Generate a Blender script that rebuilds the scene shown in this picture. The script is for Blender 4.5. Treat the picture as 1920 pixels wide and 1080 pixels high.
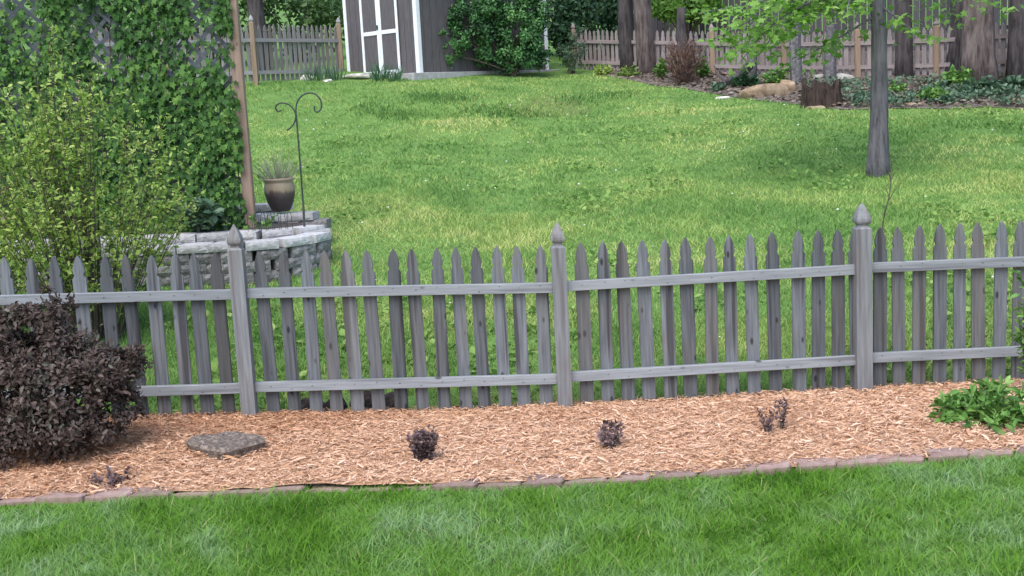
import bpy, math, random
import numpy as np
R = math.radians
random.seed(7)
rng = np.random.default_rng(11)
for o in list(bpy.data.objects): bpy.data.objects.remove(o)
scene = bpy.context.scene

# ------------------------------------------------------------------ camera
FPX, CZ, ROW_H, ROLL = 2236.0, 1.9, 200.0, R(3.0)
PITCH = math.atan((540 - ROW_H) / FPX)
F_ = np.array([0, math.cos(PITCH), -math.sin(PITCH)])
U0 = np.array([0, math.sin(PITCH), math.cos(PITCH)])
R0 = np.array([1.0, 0, 0])
RC = math.cos(ROLL) * R0 - math.sin(ROLL) * U0
UC = math.sin(ROLL) * R0 + math.cos(ROLL) * U0
CAM = np.array([0, 0, CZ])
from mathutils import Matrix, Vector, Euler
cd = bpy.data.cameras.new('camera'); cam = bpy.data.objects.new('camera', cd)
scene.collection.objects.link(cam)
cd.sensor_width = 36.0; cd.lens = FPX / 1920 * 36.0; cd.clip_end = 500; cd.clip_start = 0.05
mw = Matrix.Identity(4)
for i in range(3):
    mw[i][0] = RC[i]; mw[i][1] = UC[i]; mw[i][2] = -F_[i]; mw[i][3] = CAM[i]
cam.matrix_world = mw
scene.camera = cam

# ------------------------------------------------------------------ light
SUN_EL, SUN_AZ = R(58), R(205)      # soft light through cloud, from behind-left of the camera
w = bpy.data.worlds.new('World'); scene.world = w; w.use_nodes = True
nt = w.node_tree; nt.nodes.clear()
sky = nt.nodes.new('ShaderNodeTexSky'); sky.sky_type = 'NISHITA'; sky.sun_disc = False
sky.sun_elevation = SUN_EL; sky.sun_rotation = SUN_AZ
sky.air_density = 1.0; sky.dust_density = 2.0; sky.ozone_density = 1.0; sky.altitude = 0
bg = nt.nodes.new('ShaderNodeBackground'); bg.inputs['Strength'].default_value = 0.15
out = nt.nodes.new('ShaderNodeOutputWorld')
nt.links.new(sky.outputs[0], bg.inputs['Color']); nt.links.new(bg.outputs[0], out.inputs['Surface'])
sl = bpy.data.lights.new('sun', 'SUN'); sl.energy = 1.1; sl.angle = R(55); sl.color = (1.0, 0.985, 0.96)
so = bpy.data.objects.new('sun', sl); scene.collection.objects.link(so)
sd = Vector((math.sin(SUN_AZ) * math.cos(SUN_EL), math.cos(SUN_AZ) * math.cos(SUN_EL), math.sin(SUN_EL)))
so.rotation_euler = sd.to_track_quat('Z', 'Y').to_euler(); so.location = (0, 0, 30)
scene.render.engine = 'CYCLES'
scene.view_settings.view_transform = 'Standard'; scene.view_settings.look = 'None'
scene.view_settings.gamma = 1.0; scene.view_settings.exposure = 1.25

# ------------------------------------------------------------------ picture -> place
def ray(px, py):
    d = (px - 960) / FPX * RC + (540 - py) / FPX * UC + F_
    return d
def at(px, py, Y):
    d = ray(px, py); return CAM + d * (Y / d[1])
def ss(a, b, x):
    t = np.clip((x - a) / (b - a), 0, 1); return t * t * (3 - 2 * t)
_perm = rng.random((64, 64))
def vnoise(x, y):
    x = np.asarray(x, float); y = np.asarray(y, float)
    xi = np.floor(x).astype(int); yi = np.floor(y).astype(int)
    fx = x - xi; fy = y - yi; fx = fx * fx * (3 - 2 * fx); fy = fy * fy * (3 - 2 * fy)
    a = _perm[xi % 64, yi % 64]; b = _perm[(xi + 1) % 64, yi % 64]
    c = _perm[xi % 64, (yi + 1) % 64]; d = _perm[(xi + 1) % 64, (yi + 1) % 64]
    return (a * (1 - fx) + b * fx) * (1 - fy) + (c * (1 - fx) + d * fx) * fy
def g(x, y):
    x = np.asarray(x, float); y = np.asarray(y, float)
    t = y - 7.7
    z = 0.125 * np.where(t > 6, t, np.log1p(np.exp(np.minimum(t, 6) * 3)) / 3)
    z = z - 0.10 * ss(6.5, 7.1, y) * ss(9.6, 8.0, y)
    z = z + 0.05 * np.exp(-((x + 2.6) / 1.6) ** 2 - ((y - 11.2) / 1.2) ** 2)
    z = z + 0.33 * ss(20, 26, y) * ss(2.5, -2.5, x)
    z = z - 0.34 * np.exp(-((x + 0.7) / 2.4) ** 2 - ((y - 22.0) / 0.8) ** 2) + .08 * np.exp(-((x + 0.9) / 2.8) ** 2 - ((y - 20.4) / 0.8) ** 2)
    z = z + ss(8, 10, y) * (0.10 * (vnoise(x * .55 + 9, y * .45) - .5) + .05 * (vnoise(x * 1.7, y * 1.4) - .5))
    z = z + ss(2, 3, 6.6 - y) * 0.03 * (vnoise(x * 1.3 + 3, y * 1.3) - .5)
    return z
def gz(x, y): return float(g(x, y))
def ong(px, py, lo=2.5, hi=60):
    """the point of the ground seen at this pixel"""
    d = ray(px, py); d = d / d[1]
    ys = np.arange(lo, hi, 0.02)
    h = CZ + d[2] * ys - g(d[0] * ys, ys)
    k = np.argmax(h < 0)
    y = ys[k]
    return np.array([d[0] * y, y, gz(d[0] * y, y)])

# ------------------------------------------------------------------ object helpers
col = scene.collection
ORG = {}
def tag(o, label=None, cat=None, group=None, kind=None):
    if label: o['label'] = label
    if cat: o['category'] = cat
    if group: o['group'] = group
    if kind: o['kind'] = kind
    return o
def thing(name, loc, label, cat, group=None):
    o = bpy.data.objects.new(name, None); col.objects.link(o); o.empty_display_size = .1
    o.location = [float(v) for v in loc]; ORG[o] = np.array(loc, float)
    return tag(o, label, cat, group)
def make_mesh(name, V, F, mat, rnd=None, smooth=False):
    me = bpy.data.meshes.new(name)
    V = np.asarray(V, np.float32)
    if isinstance(F, np.ndarray):
        n, k = F.shape
        me.vertices.add(len(V)); me.vertices.foreach_set('co', V.ravel())
        me.loops.add(n * k); me.loops.foreach_set('vertex_index', F.astype(np.int32).ravel())
        me.polygons.add(n); me.polygons.foreach_set('loop_start', np.arange(0, n * k, k, dtype=np.int32))
        me.update(calc_edges=True)
    else:
        me.from_pydata([tuple(map(float, v)) for v in V], [], [tuple(map(int, f)) for f in F])
    if rnd is not None:
        a = me.attributes.new('rnd', 'FLOAT', 'FACE')
        a.data.foreach_set('value', np.asarray(rnd, np.float32))
    if smooth: me.polygons.foreach_set('use_smooth', np.ones(len(me.polygons), bool))
    me.materials.append(mat)
    return me
def obj(name, V, F, mat, parent=None, rnd=None, smooth=False, kind=None, origin=None):
    """one mesh object; V in world space"""
    V = np.asarray(V, float)
    if parent is not None: org = ORG[parent]
    else: org = np.zeros(3) if origin is None else np.asarray(origin, float)
    o = bpy.data.objects.new(name, make_mesh(name, V - org, F, mat, rnd, smooth)); col.objects.link(o)
    if parent is not None: o.parent = parent
    else: o.location = [float(v) for v in org]
    ORG[o] = org
    if kind: o['kind'] = kind
    return o
def inst(name, me, parent, loc, rot=(0, 0, 0), scale=(1, 1, 1)):
    o = bpy.data.objects.new(name, me); col.objects.link(o)
    if parent is not None:
        o.parent = parent; o.location = [float(v) for v in np.asarray(loc, float) - ORG[parent]]
    else: o.location = [float(v) for v in loc]
    o.rotation_euler = rot; o.scale = scale
    ORG[o] = np.asarray(loc, float)
    return o

class G:
    """collects solid shapes"""
    def __init__(s): s.V = []; s.F = []
    def add(s, V, F):
        b = len(s.V); s.V += [tuple(map(float, v)) for v in V]; s.F += [tuple(b + i for i in f) for f in F]; return s
    def box(s, c, h, ax=None, bev=0.0):
        """centre, half sizes, axes (3 rows); chamfered edges when bev"""
        A = np.eye(3) if ax is None else np.asarray(ax, float)
        c = np.asarray(c, float); h = np.asarray(h, float)
        if bev <= 0:
            P = [(x, y, z) for x in (-1, 1) for y in (-1, 1) for z in (-1, 1)]
            V = [c + (np.array(p) * h) @ A for p in P]
            return s.add(V, [(0, 1, 3, 2), (4, 6, 7, 5), (0, 4, 5, 1), (2, 3, 7, 6), (0, 2, 6, 4), (1, 5, 7, 3)])
        V = []; idx = {}
        for p in [(x, y, z) for x in (-1, 1) for y in (-1, 1) for z in (-1, 1)]:
            for k in range(3):
                q = np.array(p) * (h - bev); q[k] = p[k] * h[k]
                idx[p, k] = len(V); V.append(c + q @ A)
        Fs = []
        for k in range(3):
            i, j = [(1, 2), (2, 0), (0, 1)][k]
            for sg in (-1, 1):
                q = []
                for a, b in ((-1, -1), (1, -1), (1, 1), (-1, 1)):
                    p = [0, 0, 0]; p[k] = sg; p[i] = a; p[j] = b; q.append(idx[tuple(p), k])
                Fs.append(tuple(q if sg > 0 else q[::-1]))
            for a in (-1, 1):
                for b in (-1, 1):
                    p = [0, 0, 0]; p[i] = a; p[j] = b
                    p0 = p[:]; p0[k] = -1; p1 = p[:]; p1[k] = 1; p0 = tuple(p0); p1 = tuple(p1)
                    q = (idx[p0, i], idx[p1, i], idx[p1, j], idx[p0, j])
                    Fs.append(q if a * b < 0 else q[::-1])
        for p in [(x, y, z) for x in (-1, 1) for y in (-1, 1) for z in (-1, 1)]:
            q = (idx[p, 0], idx[p, 1], idx[p, 2])
            Fs.append(q if p[0] * p[1] * p[2] > 0 else q[::-1])
        return s.add(V, Fs)
    def bar(s, a, b, w, d, up=(0, 0, 1), bev=0.0):
        """square bar a->b, w along 'up', d across"""
        a = np.asarray(a, float); b = np.asarray(b, float); x = b - a; L = np.linalg.norm(x); x = x / L
        z = np.asarray(up, float); z = z - x * (z @ x); z /= np.linalg.norm(z); y = np.cross(z, x)
        return s.box((a + b) / 2, (L / 2, d / 2, w / 2), np.array([x, y, z]), bev)
    def tube(s, P, r, n=6, cap=True, wob=None):
        P = np.asarray(P, float); r = np.broadcast_to(np.asarray(r, float), (len(P),))
        T = np.gradient(P, axis=0); T /= np.linalg.norm(T, axis=1)[:, None] + 1e-9
        u = np.array([1, 0, 0]) if abs(T[0][0]) < .8 else np.array([0, 1, 0])
        V = []; a = np.arange(n) * 2 * np.pi / n
        for i in range(len(P)):
            u = u - T[i] * (u @ T[i]); u /= np.linalg.norm(u); v = np.cross(T[i], u)
            rr = r[i] if wob is None else r[i] * wob[i]
            V.append(P[i] + (np.cos(a) * rr)[:, None] * u + (np.sin(a) * rr)[:, None] * v)
        V = np.concatenate(V); Fs = []
        for i in range(len(P) - 1):
            for k in range(n):
                k2 = (k + 1) % n; Fs.append((i * n + k, i * n + k2, (i + 1) * n + k2, (i + 1) * n + k))
        if cap:
            Fs.append(tuple(range(n))[::-1]); Fs.append(tuple(range((len(P) - 1) * n, len(P) * n)))
        return s.add(V, Fs)
    def lathe(s, prof, c, n=20):
        V = []; Fs = []
        for r, z in prof:
            for k in range(n):
                a = 2 * math.pi * k / n; V.append((c[0] + r * math.cos(a), c[1] + r * math.sin(a), c[2] + z))
        for i in range(len(prof) - 1):
            for k in range(n):
                k2 = (k + 1) % n; Fs.append((i * n + k, i * n + k2, (i + 1) * n + k2, (i + 1) * n + k))
        Fs.append(tuple(range(n))[::-1]); Fs.append(tuple(range((len(prof) - 1) * n, len(prof) * n)))
        return s.add(V, Fs)
    def o(s, name, mat, parent=None, smooth=False, **k):
        return obj(name, s.V, s.F, mat, parent, smooth=smooth, **k)

# leaf shapes: (along, across, out)
HEX = (np.array([(0, 0, 0), (.3, .24, .05), (.68, .22, .05), (1, 0, -.08), (.68, -.22, .05), (.3, -.24, .05)]),
       np.array([(0, 3, 2, 1), (0, 5, 4, 3)]))
DIA = (np.array([(0, 0, 0), (.5, .27, .07), (1, 0, -.06), (.5, -.27, .07)]), np.array([(0, 2, 1), (0, 3, 2)]))
STAR = (np.array([(0, 0, 0), (-.12, .3, .0), (.22, .27, .04), (.42, .52, -.03), (.55, .2, .05), (1, 0, -.1), (.55, -.2, .05),
                  (.42, -.52, -.03), (.22, -.27, .04), (-.12, -.3, .0), (.4, 0, -.02)]),
        np.array([(10, 0, 9), (10, 9, 8), (10, 8, 7), (10, 7, 6), (10, 6, 5), (10, 5, 4), (10, 4, 3), (10, 3, 2), (10, 2, 1), (10, 1, 0)]))
BLADE = (np.array([(0, .5, 0), (0, -.5, 0), (.55, .4, .10), (.55, -.4, .10), (1, 0, .42)]), None)
def unit(v): return v / (np.linalg.norm(v, axis=-1, keepdims=True) + 1e-9)
def leaves(P, D, N, size, shape, wid=1.0):
    """P points, D lengthwise directions, N face normals, size lengths -> V, F, rnd"""
    T, Fc = shape; n = len(P); k = len(T)
    D = unit(D); B = unit(np.cross(N, D)); N = np.cross(D, B)
    s = np.broadcast_to(np.asarray(size, float), (n,))[:, None, None]
    V = P[:, None, :] + s * (T[None, :, 0:1] * D[:, None, :] + wid * T[None, :, 1:2] * B[:, None, :] + T[None, :, 2:3] * N[:, None, :])
    Fa = (Fc[None] + (np.arange(n) * k)[:, None, None]).reshape(-1, Fc.shape[1])
    r = np.repeat(rng.random(n), len(Fc))
    return V.reshape(-1, 3), Fa, r
def blades(P, H, W, lean, name, mat, parent=None, seg=2):
    """grass: one bent blade per point"""
    n = len(P); a = rng.random(n) * 2 * np.pi; b = a + np.pi / 2 + rng.normal(0, .5, n)
    S = np.stack([np.cos(a), np.sin(a), np.zeros(n)], 1) * (W / 2)[:, None]
    L = np.stack([np.cos(b), np.sin(b), np.zeros(n)], 1) * (H * lean)[:, None]
    Z = np.zeros((n, 3)); Z[:, 2] = H
    v0 = P - S; v1 = P + S; v2 = P + .55 * Z + .35 * L + S * .8; v3 = P + .55 * Z + .35 * L - S * .8; v4 = P + Z + L
    if seg == 1:
        V = np.stack([v0, v1, v4], 1).reshape(-1, 3); F = np.arange(3 * n).reshape(-1, 3); r = rng.random(n)
    else:
        V = np.stack([v0, v1, v2, v3, v4], 1).reshape(-1, 3); i = (np.arange(n) * 5)[:, None]
        F = np.concatenate([i + [[0, 1, 2]], i + [[0, 2, 3]], i + [[3, 2, 4]]], 1).reshape(-1, 3); r = np.repeat(rng.random(n), 3)
    return obj(name, V, F, mat, parent, rnd=r, kind='stuff')
def rdir(n):
    return unit(rng.normal(size=(n, 3)))
def cat3(parts):
    V = []; F = []; r = []; b = 0
    for v, f, q in parts: V.append(v); F.append(f + b); r.append(q); b += len(v)
    return np.concatenate(V), np.concatenate(F), np.concatenate(r)

# ------------------------------------------------------------------ materials
def lin(c):
    return tuple(((v / 255) / 12.92 if v / 255 <= .04045 else ((v / 255 + .055) / 1.055) ** 2.4) for v in c) + (1,)
class NT:
    def __init__(s, name):
        s.m = bpy.data.materials.new(name); s.m.use_nodes = True; s.t = s.m.node_tree; s.t.nodes.clear()
        s.out = s.n('ShaderNodeOutputMaterial')
    def n(s, typ, **k):
        x = s.t.nodes.new(typ)
        for a, b in k.items(): setattr(x, a, b)
        return x
    def l(s, a, b): s.t.links.new(a, b)
    def mix(s, f, a, b, mode='MIX'):
        x = s.n('ShaderNodeMix', data_type='RGBA', blend_type=mode)
        for sk, v in ((x.inputs[0], f), (x.inputs[6], a), (x.inputs[7], b)):
            if hasattr(v, 'links'): s.l(v, sk)
            else: sk.default_value = v
        return x.outputs[2]
    def ramp(s, f, stops, interp='LINEAR'):
        x = s.n('ShaderNodeValToRGB'); cr = x.color_ramp; cr.interpolation = interp
        while len(cr.elements) < len(stops): cr.elements.new(.5)
        for e, (p, c) in zip(cr.elements, stops): e.position = p; e.color = c if len(c) == 4 else tuple(c) + (1,)
        s.l(f, x.inputs[0]); return x.outputs[0]
    def math(s, op, a, b=0.0):
        x = s.n('ShaderNodeMath', operation=op)
        for sk, v in ((x.inputs[0], a), (x.inputs[1], b)):
            if hasattr(v, 'links'): s.l(v, sk)
            else: sk.default_value = v
        return x.outputs[0]
    def noise(s, vec, scale, detail=4, rough=.55, out=0):
        x = s.n('ShaderNodeTexNoise'); x.inputs['Scale'].default_value = scale
        x.inputs['Detail'].default_value = detail; x.inputs['Roughness'].default_value = rough
        if vec is not None: s.l(vec, x.inputs['Vector'])
        return x.outputs[out]
    def coords(s, kind='Object', scale=(1, 1, 1), shift=None):
        t = s.n('ShaderNodeTexCoord'); m = s.n('ShaderNodeMapping'); s.l(t.outputs[kind], m.inputs[0])
        m.inputs['Scale'].default_value = scale
        if shift is not None: s.l(shift, m.inputs['Location'])
        return m.outputs[0]
    def world(s, scale=(1, 1, 1)):
        t = s.n('ShaderNodeNewGeometry'); m = s.n('ShaderNodeMapping'); s.l(t.outputs['Position'], m.inputs[0])
        m.inputs['Scale'].default_value = scale; return m.outputs[0]
    def orand(s): return s.n('ShaderNodeObjectInfo').outputs['Random']
    def attr(s, nm='rnd'): return s.n('ShaderNodeAttribute', attribute_name=nm).outputs['Fac']
    def bsdf(s, color, rough=.8, spec=.3, bump=None, bstr=.3, bdist=.01, trans=0.0):
        p = s.n('ShaderNodeBsdfPrincipled')
        if hasattr(color, 'links'): s.l(color, p.inputs['Base Color'])
        else: p.inputs['Base Color'].default_value = color
        p.inputs['Roughness'].default_value = rough; p.inputs['Specular IOR Level'].default_value = spec
        if bump is not None:
            b = s.n('ShaderNodeBump'); b.inputs['Strength'].default_value = bstr; b.inputs['Distance'].default_value = bdist
            s.l(bump, b.inputs['Height']); s.l(b.outputs[0], p.inputs['Normal'])
        sh = p.outputs[0]
        if trans:
            t = s.n('ShaderNodeBsdfTranslucent'); mx = s.n('ShaderNodeMixShader'); mx.inputs[0].default_value = trans
            if hasattr(color, 'links'): s.l(color, t.inputs['Color'])
            else: t.inputs['Color'].default_value = color
            s.l(sh, mx.inputs[1]); s.l(t.outputs[0], mx.inputs[2]); sh = mx.outputs[0]
        s.l(sh, s.out.inputs['Surface']); return s.m

def wood(name, c_lo, c_hi, axis=2, warm=None, knots=True, dark=None, vary=.5):
    """weathered board; grain along local axis, each board its own tone"""
    m = NT(name); rd = m.orand()
    sc = [55, 55, 55]; sc[axis] = 3.0
    sh = m.n('ShaderNodeCombineXYZ')
    for i in range(3): m.l(m.math('MULTIPLY', rd, 37.0 + 11 * i), sh.inputs[i])
    v = m.coords('Object', sc, sh.outputs[0])
    n1 = m.noise(v, 1.0, 5, .6)
    sc2 = [7, 7, 7]; sc2[axis] = 1.6
    v2 = m.coords('Object', sc2, sh.outputs[0]); n2 = m.noise(v2, 1.0, 3, .6)
    c = m.mix(m.ramp(n1, [(.3, (0, 0, 0)), (.7, (1, 1, 1))]), c_lo, c_hi)
    if warm: c = m.mix(m.ramp(n2, [(.5, (0, 0, 0)), (.72, (.65, .65, .65))]), c, warm)
    if dark:
        sc3 = [22, 22, 22]; sc3[axis] = .9
        n3 = m.noise(m.coords('Object', sc3, sh.outputs[0]), 1.0, 2, .5)
        c = m.mix(m.ramp(n3, [(.56, (0, 0, 0)), (.68, (.85, .85, .85))]), c, dark)
    if knots:
        sc4 = [11, .01, 11]; sc4[axis] = 5.5
        vo = m.n('ShaderNodeTexVoronoi'); vo.inputs['Scale'].default_value = 1.0
        m.l(m.coords('Object', sc4, sh.outputs[0]), vo.inputs['Vector'])
        c = m.mix(m.ramp(vo.outputs['Distance'], [(.08, (.9, .9, .9)), (.16, (0, 0, 0))]), c, (c_lo[0] * .3, c_lo[1] * .28, c_lo[2] * .28, 1))
    if warm:
        r2 = m.math('FRACT', m.math('MULTIPLY', rd, 7.31)); c = m.mix(m.ramp(r2, [(.6, (0, 0, 0)), (1.0, (.42, .42, .42))]), c, m.mix(n1, tuple(v_ * .7 for v_ in warm[:3]) + (1,), tuple(v_ * 1.25 for v_ in warm[:3]) + (1,)))
    tone = m.math('ADD', m.math('MULTIPLY', m.math('FRACT', m.math('MULTIPLY', rd, 3.77)), vary), 1 - vary / 2)
    x = m.n('ShaderNodeHueSaturation'); m.l(c, x.inputs['Color']); m.l(tone, x.inputs['Value'])
    return m.bsdf(x.outputs[0], .85, .25, n1, .35, .004)
def leafmat(name, stops, rough=.5, trans=.3, scale=3.0, spec=.35, amt=.55):
    """foliage: each leaf its own tone, clumps differ a little"""
    m = NT(name); n = m.noise(m.world(), scale, 2, .5)
    f = m.math('ADD', m.math('MULTIPLY', m.attr(), amt), m.math('MULTIPLY', m.math('SUBTRACT', n, .28), 1.0))
    return m.bsdf(m.ramp(f, stops), rough, spec, trans=trans)
def plainmat(name, a, b, scale=8, rough=.85, bump=.4, bdist=.01, spec=.25, detail=6, vary=0.0, stops=(.35, .65)):
    m = NT(name); n = m.noise(m.coords(), scale, detail, .62)
    c = m.mix(m.ramp(n, [(stops[0], (0, 0, 0)), (stops[1], (1, 1, 1))]), a, b)
    if vary:
        x = m.n('ShaderNodeHueSaturation'); m.l(c, x.inputs['Color'])
        m.l(m.math('ADD', m.math('MULTIPLY', m.orand(), vary), 1 - vary / 2), x.inputs['Value']); c = x.outputs[0]
    return m.bsdf(c, rough, spec, n, bump, bdist)
def rgb(r, g_, b): return (r, g_, b, 1)
M = {}
M['fence'] = wood('weathered_picket_wood', rgb(.078, .083, .089), rgb(.174, .183, .192), 2, rgb(.135, .115, .098), True, rgb(.040, .038, .041), .8)
M['fence_rail'] = wood('weathered_rail_wood', rgb(.188, .198, .207), rgb(.30, .313, .325), 0, None, True, rgb(.13, .13, .138), .2)
M['fence_post'] = wood('weathered_post_wood', rgb(.142, .145, .149), rgb(.245, .25, .254), 2, rgb(.17, .135, .115), False, rgb(.13, .115, .115), .2)
M['cedar'] = wood('cedar_post_wood', rgb(.23, .155, .115), rgb(.35, .25, .19), 2, rgb(.27, .19, .15), True, None, .1)
M['far_fence'] = wood('far_picket_wood', rgb(.15, .14, .14), rgb(.27, .255, .25), 2, rgb(.2, .15, .11), False, None, .4)
M['far_fence_brown'] = wood('far_brown_picket_wood', rgb(.17, .145, .14), rgb(.31, .27, .265), 2, rgb(.2, .14, .12), False, None, .4)
M['far_post'] = wood('far_post_wood', rgb(.21, .145, .10), rgb(.34, .25, .18), 2, None, False, None, .3)
M['board_fence'] = wood('tall_board_wood', rgb(.06, .055, .06), rgb(.115, .107, .115), 2, rgb(.12, .09, .08), False, None, .5)
M['nail'] = plainmat('rusty_nail', rgb(.035, .025, .02), rgb(.10, .06, .045), 60, .7)
M['lattice'] = wood('lattice_wood', rgb(.07, .075, .09), rgb(.13, .14, .165), 0, None, False, None, .3)

# ---- lawn: one sheet to the horizon
def lawn_ramp(m, f, front):
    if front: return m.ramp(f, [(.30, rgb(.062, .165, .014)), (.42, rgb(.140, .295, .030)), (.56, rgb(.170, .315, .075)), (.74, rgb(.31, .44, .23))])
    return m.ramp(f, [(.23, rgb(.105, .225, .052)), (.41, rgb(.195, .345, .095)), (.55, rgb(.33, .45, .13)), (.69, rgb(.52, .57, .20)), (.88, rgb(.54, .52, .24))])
def grass_mat(name, front):
    m = NT(name); p = m.world()
    n1 = m.noise(p, 1.3 if front else .5, 3, .65); n2 = m.noise(p, 5 if front else 2.6, 2, .5)
    f = m.math('ADD', m.math('MULTIPLY', m.math('SUBTRACT', n1, .14), 1.05), m.math('MULTIPLY', n2, .35))
    f = m.math('ADD', f, m.math('MULTIPLY', m.math('SUBTRACT', m.attr(), .5), .2 if front else .14))
    f = m.math('SUBTRACT', f, .06)
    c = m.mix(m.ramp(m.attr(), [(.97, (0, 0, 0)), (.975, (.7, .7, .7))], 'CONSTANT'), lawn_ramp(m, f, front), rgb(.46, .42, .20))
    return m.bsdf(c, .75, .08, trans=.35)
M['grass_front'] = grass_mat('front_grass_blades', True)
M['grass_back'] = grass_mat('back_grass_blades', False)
m = NT('lawn_turf'); p = m.world(); n = m.noise(p, 2.5, 5, .6); n2 = m.noise(p, 40, 3, .6)
c = m.mix(m.ramp(n, [(.35, (0, 0, 0)), (.65, (1, 1, 1))]), rgb(.085, .20, .04), rgb(.15, .30, .07))
c = m.mix(m.ramp(n2, [(.4, (0, 0, 0)), (.65, (.7, .7, .7))]), c, rgb(.12, .11, .05))
vd = m.n('ShaderNodeVectorMath', operation='DISTANCE'); m.l(m.world((1, .55, 0)), vd.inputs[0]); bp = ong(1040, 203); vd.inputs[1].default_value = (bp[0], bp[1] * .55, 0)
c = m.mix(m.ramp(m.math('ADD', vd.outputs['Value'], m.math('MULTIPLY', m.math('SUBTRACT', n, .5), 1.2)), [(.3, (.45, .45, .45)), (.85, (0, 0, 0))]), c, rgb(.17, .15, .07))
M['turf'] = m.bsdf(c, .95, .1, n2, .6, .02)

def grid(xs, ys, zf, holes=None):
    X, Y = np.meshgrid(xs, ys); Z = zf(X, Y); V = np.stack([X, Y, Z], -1).reshape(-1, 3)
    nx = len(xs); i = np.arange((len(ys) - 1) * nx).reshape(-1, nx)[:, :-1].ravel()
    return V, np.stack([i, i + 1, i + nx + 1, i + nx], 1)
xs = np.concatenate([np.arange(-120, -16, 4), np.arange(-16, 16, .2), np.arange(16, 124, 4)])
ys = np.concatenate([np.arange(-30, 2, 2), np.arange(2, 34, .2), np.arange(34, 240, 4)])
V, F = grid(xs, ys, g)
obj('lawn', V, F, M['turf'], smooth=True, kind='structure')

# ---- mulch bed and brick edging lines
FY = lambda x: 7.5 + 0.02 * x                               # line of the near fence
edge_px = [(-420, 968), (-200, 957), (0, 946), (130, 942), (330, 936), (480, 930), (560, 924), (800, 916), (960, 914), (1100, 906), (1280, 893),
           (1500, 877), (1750, 858), (1920, 847), (2150, 832), (2400, 818)]
E = np.array([ong(a, b + 4 + 7 * ss(700, 1700, a)) for a, b in edge_px])
EY = lambda x: np.interp(x, E[:, 0], E[:, 1])               # front edge of the bed
def mulch_z(x, y):
    t = np.clip((y - EY(x)) / (FY(x) - EY(x)), 0, 1)
    zf = np.interp(x, [-3.7, -2.9, -2.3, -1.6, -.25, .4, 3.0], [.06, .055, .04, .015, -.036, -.045, -.045])
    return (.03 * (1 - t) + zf * t) + .03 * np.sin(t * 3.0) + (.03 * (vnoise(x * 3 + 5, y * 3) - .5) + .015 * (vnoise(x * 9 + 5, y * 9) - .5)) * (1 - .6 * t)
m = NT('mulch_bed_fibre'); p = m.world(); n = m.noise(p, 60, 4, .6); n2 = m.noise(p, 1.3, 3, .5)
c = m.mix(m.ramp(n, [(.35, (0, 0, 0)), (.7, (1, 1, 1))]), rgb(.46, .26, .15), rgb(.64, .41, .26))
M['mulch'] = m.bsdf(c, .95, .1, n, .8, .02)
m = NT('wood_chips'); p = m.world(); n2 = m.noise(p, 1.1, 3, .55); rd = m.attr()
f = m.math('ADD', m.math('MULTIPLY', rd, .62), m.math('MULTIPLY', n2, .5))
c = m.ramp(f, [(.12, rgb(.25, .12, .058)), (.32, rgb(.47, .26, .148)), (.6, rgb(.60, .37, .235)), (.9, rgb(.73, .52, .38))])
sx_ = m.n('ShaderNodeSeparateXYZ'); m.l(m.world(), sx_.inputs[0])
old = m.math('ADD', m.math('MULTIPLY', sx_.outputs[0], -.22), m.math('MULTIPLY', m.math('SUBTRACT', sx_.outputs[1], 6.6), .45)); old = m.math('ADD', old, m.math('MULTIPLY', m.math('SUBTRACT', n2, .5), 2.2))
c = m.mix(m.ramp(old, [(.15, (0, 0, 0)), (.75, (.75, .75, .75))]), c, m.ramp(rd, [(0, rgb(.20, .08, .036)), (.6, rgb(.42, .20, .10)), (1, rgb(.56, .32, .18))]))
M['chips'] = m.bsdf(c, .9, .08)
xs = np.arange(-4.6, 4.8, .06); ts = np.linspace(0, 1, 40)
XX, TT = np.meshgrid(xs, ts); YY = EY(XX) + .02 + TT * (FY(XX) + .10 - EY(XX) - .02); ZZ = mulch_z(XX, YY)
V = np.stack([XX, YY, ZZ], -1).reshape(-1, 3); nx = len(xs); i = np.arange((len(ts) - 1) * nx).reshape(-1, nx)[:, :-1].ravel()
obj('mulch_bed', V, np.stack([i, i + 1, i + nx + 1, i + nx], 1), M['mulch'], smooth=True, kind='structure')
n = 160000
x = rng.uniform(-4.4, 4.6, n); t = rng.random(n); y = EY(x) + .03 + t * (FY(x) + .07 - EY(x)) + rng.normal(0, .012, n)
P = np.stack([x, y, mulch_z(x, y) + rng.uniform(0, .022, n)], 1)
a = rng.normal(0, .9, n); D = np.stack([np.cos(a), np.sin(a), rng.normal(0, .22, n)], 1)
N = np.stack([rng.normal(0, .4, n), rng.normal(0, .4, n), np.ones(n)], 1)
CHIP = (np.array([(-.5, .5, 0), (-.5, -.5, 0), (0, -.55, .05), (0, .55, .05), (.5, -.45, -.03), (.5, .45, -.03)]), np.array([(0, 1, 2, 3), (3, 2, 4, 5)]))
sz = rng.gamma(2.2, .0078, n) + .006
V, F, r = leaves(P, D, N, sz, CHIP, wid=.15)
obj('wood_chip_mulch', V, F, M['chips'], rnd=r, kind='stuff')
tag(bpy.data.objects['wood_chip_mulch'], 'loose tan and orange shredded wood mulch covering the bed before the fence', 'mulch')

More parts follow.
